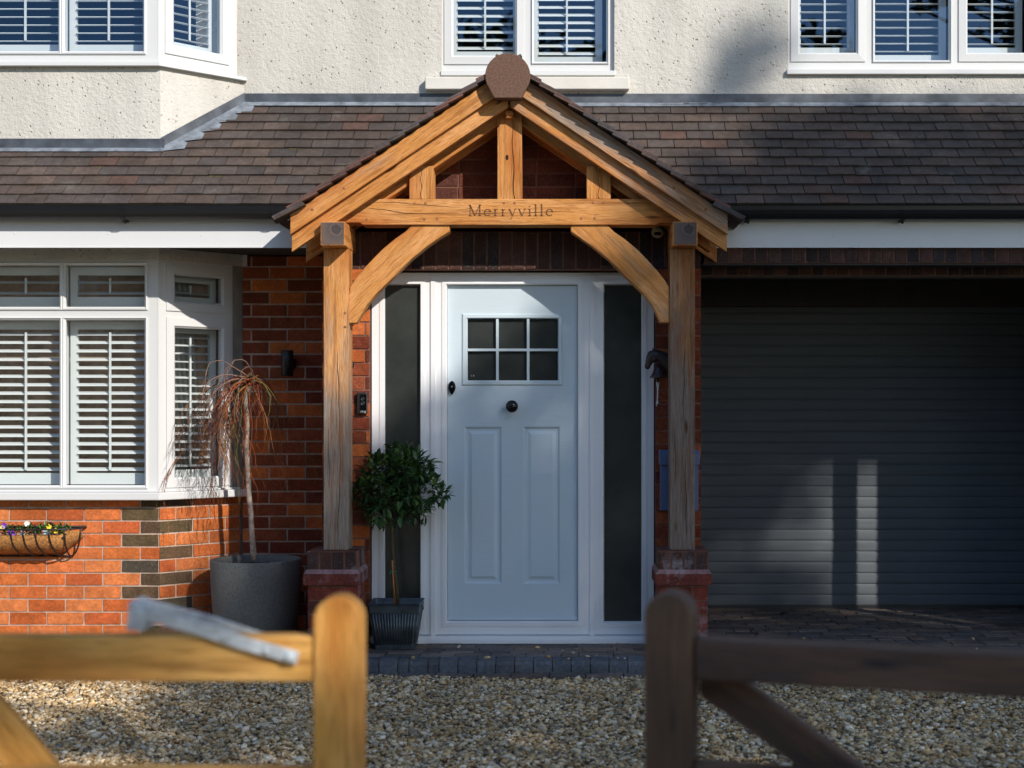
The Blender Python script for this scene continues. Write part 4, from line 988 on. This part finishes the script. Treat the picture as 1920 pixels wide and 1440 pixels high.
b.build('foliage', m_leaf, tr)
for (a, c, cl) in ((4, 990, (.75, .7, .3)), (8, 985, (.2, .04, .4)), (20, 998, (.22, .05, .5)), (24, 1000, (.3, .1, .6)), (51, 982, (.8, .78, .75)), (86, 997, (.6, .75, .75)), (92, 988, (.8, .62, .05)), (105, 995, (.8, .6, .05)), (-20, 990, (.7, .6, .1)), (-40, 995, (.3, .08, .5)), (42, 1000, (.75, .6, .6)), (-70, 990, (.7, .7, .6))):
    b = MB(); p0_ = Vector((px(a, .1), .10, pz(c, .1)))
    for j in range(5):
        t = R(72*j+20); leafq(b, p0_, Vector((math.cos(t), -.3, math.sin(t))), Vector((0, -1, 0)), .019, .019, cl, 0)
    b.ball(tuple(p0_+Vector((0, -.003, 0))), .002, col=(.8, .6, .05), n=6, m=4); b.build('pansy', m_petal, tr)


# ------------------------------------------------------------------ potted bay tree
bt = thing('potted_bay_tree', 'clipped dark green bay tree in a ribbed zinc planter beside the door', 'potted tree', (px(744, -.17), -.17, PZ))
yc = -.17; cx = px(743.5, yc); u = 1/S(yc)
b = MB(); ztop = PZ+.005+86*u-.0
def sq(h, hw, hd, rr=.012):
    pts = []
    for (sx_, sy_) in ((1, 1), (-1, 1), (-1, -1), (1, -1)):
        for k in range(4):
            a = math.atan2(sy_, sx_)+R(-45+30*k); pts.append((cx+sx_*(hw-rr)+rr*math.cos(a), yc+sy_*(hd-rr)+rr*math.sin(a), h))
    return pts
def loft(mb, rings, cap=True, mat=0, smooth=False):
    n = len(rings[0]); vs = [p for r_ in rings for p in r_]; fs = []
    for k in range(len(rings)-1):
        for j in range(n): fs.append((k*n+j, k*n+(j+1) % n, (k+1)*n+(j+1) % n, (k+1)*n+j))
    if cap: fs += [tuple(range(n-1, -1, -1)), tuple(range((len(rings)-1)*n, len(rings)*n))]
    mb.add(vs, fs, mat, smooth=smooth)
z0 = PZ+.003; H = .265
loft(b, [sq(z0, .112, .112), sq(z0+.028, .116, .116), sq(z0+.029, .110, .110), sq(z0+H-.052, .136, .136), sq(z0+H-.051, .143, .143), sq(z0+H-.012, .148, .148), sq(z0+H, .153, .153), sq(z0+H+.002, .148, .148), sq(z0+H-.02, .143, .143), sq(z0+H-.05, .13, .13)])
for side in range(4):
    Rm = Matrix.Translation((cx, yc, 0)) @ Matrix.Rotation(R(90*side), 4, 'Z')
    for k in range(15):
        t = -1+2*(k+.5)/15
        p0_ = Rm @ Vector((t*.104, -.112, z0+.032)); p1_ = Rm @ Vector((t*.130, -.138, z0+H-.054)); b.tube([tuple(p0_), tuple(p1_)], [.0052, .0065], 6)
for sx_ in (-1, 1): b.tube([(cx+sx_*.148, yc-.03, z0+H-.02), (cx+sx_*.156, yc-.03, z0+H-.045), (cx+sx_*.156, yc+.03, z0+H-.045), (cx+sx_*.148, yc+.03, z0+H-.02)], .003, 6)
b.build('planter', m_zinc, bt)
b = MB(); loft(b, [sq(z0+H-.05, .13, .13), sq(z0+H-.03, .128, .128)]); b.build('soil', m_soil, bt)
b = MB(); tk = [(745, 1132), (744, 1105), (740, 1075), (737, 1050), (736, 1030), (735, 1005), (733, 985), (735, 965), (742, 930)]
b.tube([(px(a, yc), yc, pz(c, yc)) for a, c in tk], [.013, .012, .011, .0115, .0105, .010, .010, .008, .006], 10, col=(.075, .06, .03))
for k in range(26):
    a = rnd.uniform(0, 6.28); L = rnd.uniform(.12, .24); c = Vector((px(738, yc), yc, pz(rnd.uniform(925, 985), yc))); e = c+Vector((math.cos(a)*L, math.sin(a)*L, rnd.uniform(-.03, .2)))
    b.tube([tuple(c), tuple((c+e)/2+Vector((0, 0, .02))), tuple(e)], [.005, .004, .002], 5, col=(.06, .07, .025))
b.build('trunk', m_twig, bt)
b = MB(); b.tube([(px(741, yc), yc-.012, pz(1132, yc)), (px(738, yc), yc-.015, pz(1090, yc)), (px(736, yc), yc-.015, pz(1050, yc))], .0055, 8, col=(.45, .17, .06)); b.build('cane', m_twig, bt)
b = MB(); b.tube([(px(737.5, yc)+.016*math.cos(t), yc-.006+.018*math.sin(t), pz(1071, yc)) for t in [R(30*k) for k in range(13)]], .002, 5, col=(.02, .3, .2)); b.tube([(px(734, yc), yc-.024, pz(1071, yc)), (px(731.5, yc), yc-.03, pz(1077, yc))], .002, 5, col=(.02, .3, .2)); b.build('plant_tie', m_twig, bt)
b = MB(); CC = Vector((px(745, yc), yc, pz(912, yc)))
lob = [(0, 0, .02, .19), (-.15, 0, -.03, .12), (.14, -.02, -.02, .13), (-.04, -.03, -.12, .14), (.03, .02, .12, .14), (-.08, .02, .08, .13), (.1, 0, .1, .12), (-.23, 0, -.03, .055), (.25, 0, -.05, .07), (.11, 0, -.14, .09), (-.14, 0, -.14, .09), (.19, 0, .13, .05), (-.12, 0, .14, .06), (-.02, 0, .2, .06), (.24, .0, .02, .04)]
for k in range(1150):
    l = rnd.choices(lob, weights=[q_[3]**2 for q_ in lob])[0]
    v = Vector((rnd.gauss(0, 1), rnd.gauss(0, 1), rnd.gauss(0, 1))).normalized(); rr = l[3]*rnd.uniform(.45, 1.0)**.5
    c = CC+Vector((l[0], l[1]*1.0, l[2]))+Vector((v.x*rr, v.y*rr*1.0, v.z*rr*.95))
    d = (v*.9+Vector((rnd.uniform(-.7, .7), rnd.uniform(-.7, .7), rnd.uniform(-.3, .7)))); L = rnd.uniform(.045, .08); g_ = rnd.uniform(.5, 1.3)
    col = (.034*g_, .088*g_, .02*g_) if rnd.random() < .8 else (.09*g_, .15*g_, .03*g_)
    if k in (400,): col = (.35, .14, .06)
    leafq(b, c-d.normalized()*L*.4, d, Vector((rnd.uniform(-.4, .4), rnd.uniform(-.4, .4), 1)), L, L*.36, col, .15)
for k in range(140):
    v = Vector((rnd.gauss(0, 1), -abs(rnd.gauss(0, 1)), rnd.gauss(0, 1))).normalized(); l = rnd.choice(lob)
    b.ball(tuple(CC+Vector(l[:3])+v*l[3]*.95), .0028, col=(.30, .34, .08), n=6, m=4)
b.build('crown', m_leaf, bt)

# ------------------------------------------------------------------ weeping tree in grey round pot
wt = thing('potted_weeping_tree', 'bare weeping tree with thin reddish twigs in a large round grey pot', 'potted tree', (px(480, .24), .24, 0))
yc2 = .24; cx2 = px(480.5, yc2); b = MB()
b.lathe([(.215, .0), (.235, .015), (.262, .25), (.273, .42), (.276, .555), (.272, .562), (.256, .562), (.252, .53), (.250, .50)], (cx2, yc2, .0), 56); b.build('pot', m_conc, wt)
b = MB(); b.lathe([(.01, .48), (.251, .515)], (cx2, yc2, 0), 40)
for k in range(60): a = rnd.uniform(0, 6.28); r_ = rnd.uniform(.02, .23); b.ball((cx2+r_*math.cos(a), yc2+r_*math.sin(a), .515+rnd.uniform(0, .008)), rnd.uniform(.005, .014), n=6, m=4)
b.build('soil', m_soil, wt)
tk = [(474, 1050), (475, 1035), (472, 1000), (470, 960), (466, 920), (464, 880), (462, 840), (464, 800), (463, 775), (461, 750), (466, 728), (470, 712)]
b = MB(); b.tube([(px(a, yc2), yc2, pz(c, yc2)) for a, c in tk], [.021, .0195, .0175, .0165, .016, .0155, .015, .014, .0145, .014, .018, .024], 12, col=(.26, .21, .18))
HD = Vector((px(472, yc2), yc2, pz(712, yc2))); b.ball(tuple(HD+Vector((0, 0, .0))), (.03, .03, .035), col=(.14, .09, .06))
for k in range(8): a = rnd.uniform(0, 6.28); b.tube([tuple(HD), tuple(HD+Vector((math.cos(a)*.05, math.sin(a)*.04, rnd.uniform(.0, .06))))], [.016, .008], 6, col=(.16, .10, .07))
b.build('trunk', m_bark, wt)
b = MB()
def twig(p, d, L, r0, depth, col):
    n = 14 if depth == 0 else 8; pts = [p.copy()]; v = d.normalized(); st_ = L/n; dr = rnd.uniform(.14, .30)
    for k in range(n):
        v = v+Vector((rnd.gauss(0, .20), rnd.gauss(0, .16), rnd.gauss(0, .15)-dr*(1.0+.07*k))); v.normalize(); q_ = pts[-1]+v*st_
        if q_.y > YW-.03: q_.y = YW-.03
        fy = YB+(q_.x-XB)*(YW-YB)/(XE-XB)-.03 if q_.x < XE else 9
        if q_.x < XB: fy = YB-.03
        q_.y = min(q_.y, fy)
        pts.append(q_)
    b.tube([tuple(q_) for q_ in pts], [r0*(1-.85*k/n) for k in range(n+1)], 4 if depth else 5, col=col)
    if depth < 2:
        for k in range(rnd.randint(2, 4) if depth == 0 else rnd.randint(1, 3)):
            i = rnd.randint(3, n-1); dd = (pts[i]-pts[i-1]).normalized()+Vector((rnd.gauss(0, .45), rnd.gauss(0, .4), rnd.uniform(-.5, .1)))
            twig(pts[i], dd, L*rnd.uniform(.22, .5), r0*.62, depth+1, col)
    for k in range(2, n, 2): b.ball(tuple(pts[k]), r0*1.1, col=col, n=5, m=4)
cols = [(.24, .06, .02), (.30, .10, .03), (.14, .04, .022), (.30, .13, .05), (.08, .03, .025), (.16, .13, .04)]
for k in range(74):
    a = rnd.choice([rnd.gauss(math.pi, .6), rnd.gauss(math.pi, .9), rnd.uniform(0, 6.28), rnd.gauss(0, .8)])
    d = Vector((math.cos(a), -abs(math.sin(a))*.5 if rnd.random() < .7 else math.sin(a)*.4, rnd.uniform(-.15, .22)))
    left = d.x < 0; L = rnd.choice([rnd.uniform(.25, .6), rnd.uniform(.5, 1.0)]) if left else rnd.uniform(.2, .7)
    twig(HD+Vector((rnd.uniform(-.03, .03), rnd.uniform(-.03, .03), rnd.uniform(-.04, .03))), d, L, rnd.uniform(.0018, .0036), 0, rnd.choice(cols))
for k in range(7):
    twig(HD, Vector((rnd.uniform(-.9, .0), -.2, .15)), rnd.uniform(.5, .75), .0045, 0, (.22, .14, .11))
b.build('twigs', m_twig, wt)

# ------------------------------------------------------------------ gates in the foreground
def gate(name, label, O, ang, mat, wr, left):
    root = thing(name, label, 'gate', (O[0], O[1], 0)); T = Matrix.Translation((O[0], O[1], 0)) @ Matrix.Rotation(ang, 4, 'Z'); sg = -1 if left else 1
    # stile with rounded top, local x away from the meeting edge
    p = MB(); w_ = .098; r_ = w_/2; H = 1.09 if left else 1.10
    pts = [(0, .05), (sg*w_, .05), (sg*w_, H-r_*1.0)]+[(sg*(r_+r_*math.cos(R(t))), H-r_+r_*math.sin(R(t))) for t in range(15, 180, 15)]+[(0, H-r_)]
    p.prism([(c, a) for a, c in [(y_, x_) for x_, y_ in pts]], -.036, .036, ang=R(90), off=sd(), col=(wr,)*3, T=T); p.build('stile', mat, root, bevel=.007, seg=3)
    rails = [(1.009, .918), (.742, .665), (.47, .39), (.18, .10)] if left else [(1.009, .927), (.762, .68), (.47, .39), (.18, .10)]
    for (zt2, zb2) in rails:
        p = MB(); a, c = sorted((sg*w_, sg*1.75)); p.box(a, c, -.03, .03, zb2, zt2, T=T, off=sd(), col=(wr,)*3); p.build('rail', mat, root, bevel=.008, seg=3)
    p = MB()
    if left: P = [(-.80, .93), (-.91, .93), (-.20, .10), (-.09, .10)]
    else: P = [(.098, .925), (.185, .925), (1.25, .20), (1.14, .20), (.098, .885)]
    p.prism(P, .031, .066, ang=R(-50 if left else -34), off=sd(), col=(wr,)*3, T=T); p.build('brace', mat, root, bevel=.006)
    return root, T
GY = -8.5+F/930
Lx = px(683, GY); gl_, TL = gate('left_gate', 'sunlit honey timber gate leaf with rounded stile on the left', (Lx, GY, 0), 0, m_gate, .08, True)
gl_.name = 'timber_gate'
Rx = px(1215, GY); gr_, TR = gate('timber_gate', 'timber gate leaf on the right, its shade put into a darker timber colour', (Rx, GY, 0), R(-17), m_gate_shaded, .2, False)
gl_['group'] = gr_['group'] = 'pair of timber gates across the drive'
# throw-over loop latch
lt = MB(); yl = GY-.036; ux = 1/930
def lp(a, c): return (px(a, GY-.04), pz(c, GY-.04))
for yy in (yl-.004, yl+.082): 
    lt.prism([lp(243, 1127), lp(274, 1139), lp(380, 1166), lp(455, 1192), lp(562, 1222), lp(556, 1246), lp(445, 1215), lp(370, 1190), lp(276, 1162), lp(268, 1184), lp(238, 1181)], yy-.006, yy)
lt.prism([lp(243, 1127), lp(274, 1139), lp(268, 1184), lp(238, 1181)], yl-.0101, yl+.0815)
lt.lathe([(.010, 0), (.010, .006), (.007, .008)], n=14, T=Matrix.Translation((lp(545, 1232)[0], yl-.01, lp(545, 1232)[1])) @ Matrix.Rotation(R(90), 4, 'X'))
for aa, cc_ in ((262, 1150), (420, 1195), (500, 1220)):
    lt.lathe([(.006, 0), (.006, .004), (.003, .006)], n=10, T=Matrix.Translation((lp(aa, cc_)[0], yl-.010, lp(aa, cc_)[1])) @ Matrix.Rotation(R(90), 4, 'X'))
tag(lt.build('gate_latch', m_galv, bevel=.002), 'galvanised throw-over latch bar resting on the sunlit gate rail', 'latch')

# ------------------------------------------------------------------ fallen leaves on the paving
for (a, c, Y, s_, cl, lab) in ((1462, 1152, 1.0, .05, (.05, .05, .02), 'dark green fallen leaf on the garage paving'), (1550, 1167, .35, .035, (.30, .17, .06), 'pale tan fallen leaf on the garage paving'), (1730, 1313, -1.35, .03, (.25, .05, .02), 'red brown leaf lying on the gravel')):
    dist = F*(CZ-(PZ if Y > -.5 else .02))/(c-775); Y = dist-8.5
    b = MB(); leafq(b, Vector((px(a, Y), Y, (PZ+.006) if Y > -.5 else .028)), Vector((1, .4, .12)), Vector((0, 0, 1)), s_*1.4, s_, cl, .2)
    tag(b.build('fallen_leaf', m_leaf), lab, 'leaf')

# ------------------------------------------------------------------ off-frame surroundings behind the camera: trees that shade the drive
def big_tree(name, label, base, clusters, nl, ls, seed, greens, group=None):
    rs = np.random.RandomState(seed); root = thing(name, label, 'tree', base)
    t = MB(); top = max(c[2] for c in clusters); cxm = base[0]
    B = Vector(base); tp = Vector((cxm, base[1], top-1.0)); pts = [B+(tp-B)*k/6+Vector((rs.uniform(-.1, .1), 0, 0)) for k in range(7)]
    t.tube([tuple(p) for p in pts], [.34*(1-.13*k) for k in range(7)], 10, col=(.10, .075, .05))
    for c in clusters[::2]:
        k = min(5, max(1, int(6*(c[2]-1.5)/max(1, top)))); p = pts[k]; e = Vector(c[:3])
        if any(math.hypot(q_.x+.82*q_.y-3.5, q_.z+.77*q_.y-1.62) < .95 for q_ in [p.lerp(e, j/12) for j in range(13)]): continue
        t.tube([tuple(p), tuple((p+e)/2+Vector((0, 0, .25))), tuple(e)], [.11, .07, .02], 6, col=(.10, .075, .05))
    t.build('trunk', m_bark, root)
    V = []; C = []
    for (x, y_, z_, r) in clusters:
        n = int(nl*r*r); u = rs.normal(size=(n, 3)); u /= np.linalg.norm(u, axis=1)[:, None]; c = np.array([x, y_, z_])+u*(r*rs.uniform(0, 1, (n, 1))**(1/2.4))
        a = rs.normal(size=(n, 3)); a /= np.linalg.norm(a, axis=1)[:, None]; b2 = np.cross(a, rs.normal(size=(n, 3))); b2 /= np.linalg.norm(b2, axis=1)[:, None]
        L = ls*rs.uniform(.6, 1.3, (n, 1)); V.append(np.stack([c-a*L*.5, c+b2*L*.28, c+a*L*.5, c-b2*L*.28], 1)); C.append(np.repeat(np.array(greens)[rs.randint(len(greens), size=n)][:, None], 4, 1)*rs.uniform(.6, 1.3, (n, 1, 1)))
    V = np.concatenate(V).reshape(-1, 3); C = np.concatenate(C).reshape(-1, 3); n = len(V)//4
    me = bpy.data.meshes.new('crown'); me.vertices.add(len(V)); me.vertices.foreach_set('co', V.astype(np.float32).ravel()); me.loops.add(n*4); me.loops.foreach_set('vertex_index', np.arange(n*4, dtype=np.int32))
    me.polygons.add(n); me.polygons.foreach_set('loop_start', np.arange(0, n*4, 4, dtype=np.int32)); me.polygons.foreach_set('loop_total', np.full(n, 4, np.int32)); me.update(calc_edges=True)
    at = me.attributes.new('col', 'FLOAT_COLOR', 'POINT'); cc = np.ones((len(V), 4), np.float32); cc[:, :3] = C; at.data.foreach_set('color', cc.ravel()); me.materials.append(m_fol)
    o = bpy.data.objects.new('crown', me); sc.collection.objects.link(o); setp(o, root)
GR = [(.03, .055, .02), (.045, .075, .022), (.02, .04, .018)]
TY = -16.0
def uv(u_, v_, Y=TY): return (u_-.82*Y, Y, v_-.77*Y)     # where on plane Y the sun ray through (u,0,v) passes
def edge(v):                                            # left limit of the shade on the house plane at height v
    P = [(-5, -5.4), (-3.4, -4.45), (-2.3, -3.75), (-1.9, -3.65), (-1.7, -4.05), (-1.5, -4.1), (-1.3, -3.1), (-.85, -2.55), (-.4, -2.4), (-.1, -2.1), (.45, -1.85), (.8, -1.6), (1.05, -.85), (1.4, -.5), (1.75, -.15), (2.1, .25), (2.4, .55), (2.8, 1.0), (3.2, 1.35), (3.5, 1.75), (3.8, 2.6), (4.1, 3.4)]
    for (v0, u0), (v1, u1) in zip(P, P[1:]):
        if v0 <= v <= v1: return u0+(u1-u0)*(v-v0)/(v1-v0)
    return 99 if v > 3 else -5.4
rt = random.Random(11); cl = []
v = -4.8
while v < 3.75:
    r = .42; uu = edge(v)+r
    while uu < 6.5:
        hole = ((uu-3.62)/(.16+r))**2+((v-1.60)/(.52+r))**2 < 1
        if not hole:
            x, y_, z_ = uv(uu+rt.uniform(-.08, .08), v+rt.uniform(-.08, .08), TY+rt.uniform(-.8, .8)); cl.append((x, y_, z_, r*rt.uniform(.85, 1.15)))
        uu += r*1.15
    v += .46
for k in range(105):
    x, y_, z_ = uv(rt.uniform(7.2, 13), rt.uniform(-5, 3.2)); cl.append((x, y_+rt.uniform(-1, 1), z_, rt.uniform(.8, 1.2)))
cl.append((*uv(2.02, 4.25), .26)); cl.append((*uv(1.85, 4.0), .2))
for (du, dv, rr) in ((-5.3, -3.35, .13), (-5.05, -3.3, .10), (-5.6, -3.45, .12), (-4.95, -3.75, .14), (-4.72, -3.5, .09), (-5.85, -3.3, .12), (-6.1, -3.4, .14), (-4.85, -3.15, .07), (-6.4, -3.5, .15), (-5.2, -3.9, .13)):
    x, y_, z_ = uv(du, dv); cl.append((x, y_, z_, rr)); cl.append((x+.1, y_+.3, z_-.05, rr))
third = sorted(cl, key=lambda c: c[0]); n3 = len(third)//3
for i in range(3):
    part = third[i*n3:(i+1)*n3] if i < 2 else third[2*n3:]
    bx_ = (1.6, 5.4, 9.2)[i]-.82*TY
    big_tree('evergreen_tree', ['tall evergreen tree behind the camera nearest the gate', 'tall evergreen tree behind the camera in the middle of the row', 'tall evergreen tree behind the camera farthest right'][i], (bx_, TY, -.06), part, 900, .19, 20+i, GR, 'evergreens across the lane')

# unseen trees added to dim skylight and darken the glass; house gets no shadow
for i, (x0, lab) in enumerate(((-22, 'round bushy tree behind the camera farthest left, added to dim the skylight'), (-13.5, 'round bushy tree behind the camera left of the middle, added to dim the skylight'), (-5, 'round bushy tree directly behind the camera, added to dim the skylight'), (2.5, 'taller bushy tree behind the camera just right of centre, added to dim the skylight'))):
    rt2 = random.Random(40+i); c = [(x0+rt2.uniform(-4.4, 4.4), -23+rt2.uniform(-1.2, 1.2), rt2.uniform(.8, (5.4 if i < 2 else 9.5)+rt2.uniform(-1, 1.2)), rt2.uniform(.9, 1.5)) for k in range(62 if i < 2 else 100)]
    big_tree('dimming_tree', lab, (x0, -23, -.06), c, 130, .34, 50+i, GR, 'trees added behind the camera to dim the skylight')
b = MB(); b.box(3.50, 3.625, YP-.01, YP+.05, PZ, 2.344); b.build('shadow_post', m_oak_grey, house)  # unseen post added at the garage opening to split the sun patch

b = MB(); rl = random.Random(5)
for k in range(46):
    x = rl.uniform(-1.0, 3.6); yy = rl.uniform(STEP+.1, 1.4) if k < 26 else rl.uniform(-2.4, STEP-.15); x = x if k < 26 else rl.uniform(-2.6, 3.4)
    zz = PZ+.008 if k < 26 else .026; q_ = rl.uniform(.6, 1.4)
    leafq(b, Vector((x, yy, zz)), Vector((rl.uniform(-1, 1), rl.uniform(-1, 1), rl.uniform(0, .25))), Vector((rl.uniform(-.3, .3), 0, 1)), rl.uniform(.02, .045), rl.uniform(.012, .022), (.16*q_, .085*q_, .035*q_), .25)
tag(b.build('leaf_litter', m_leaf), 'tiny dry brown leaf crumbs scattered over the paving and gravel', 'leaf litter', kind='stuff')
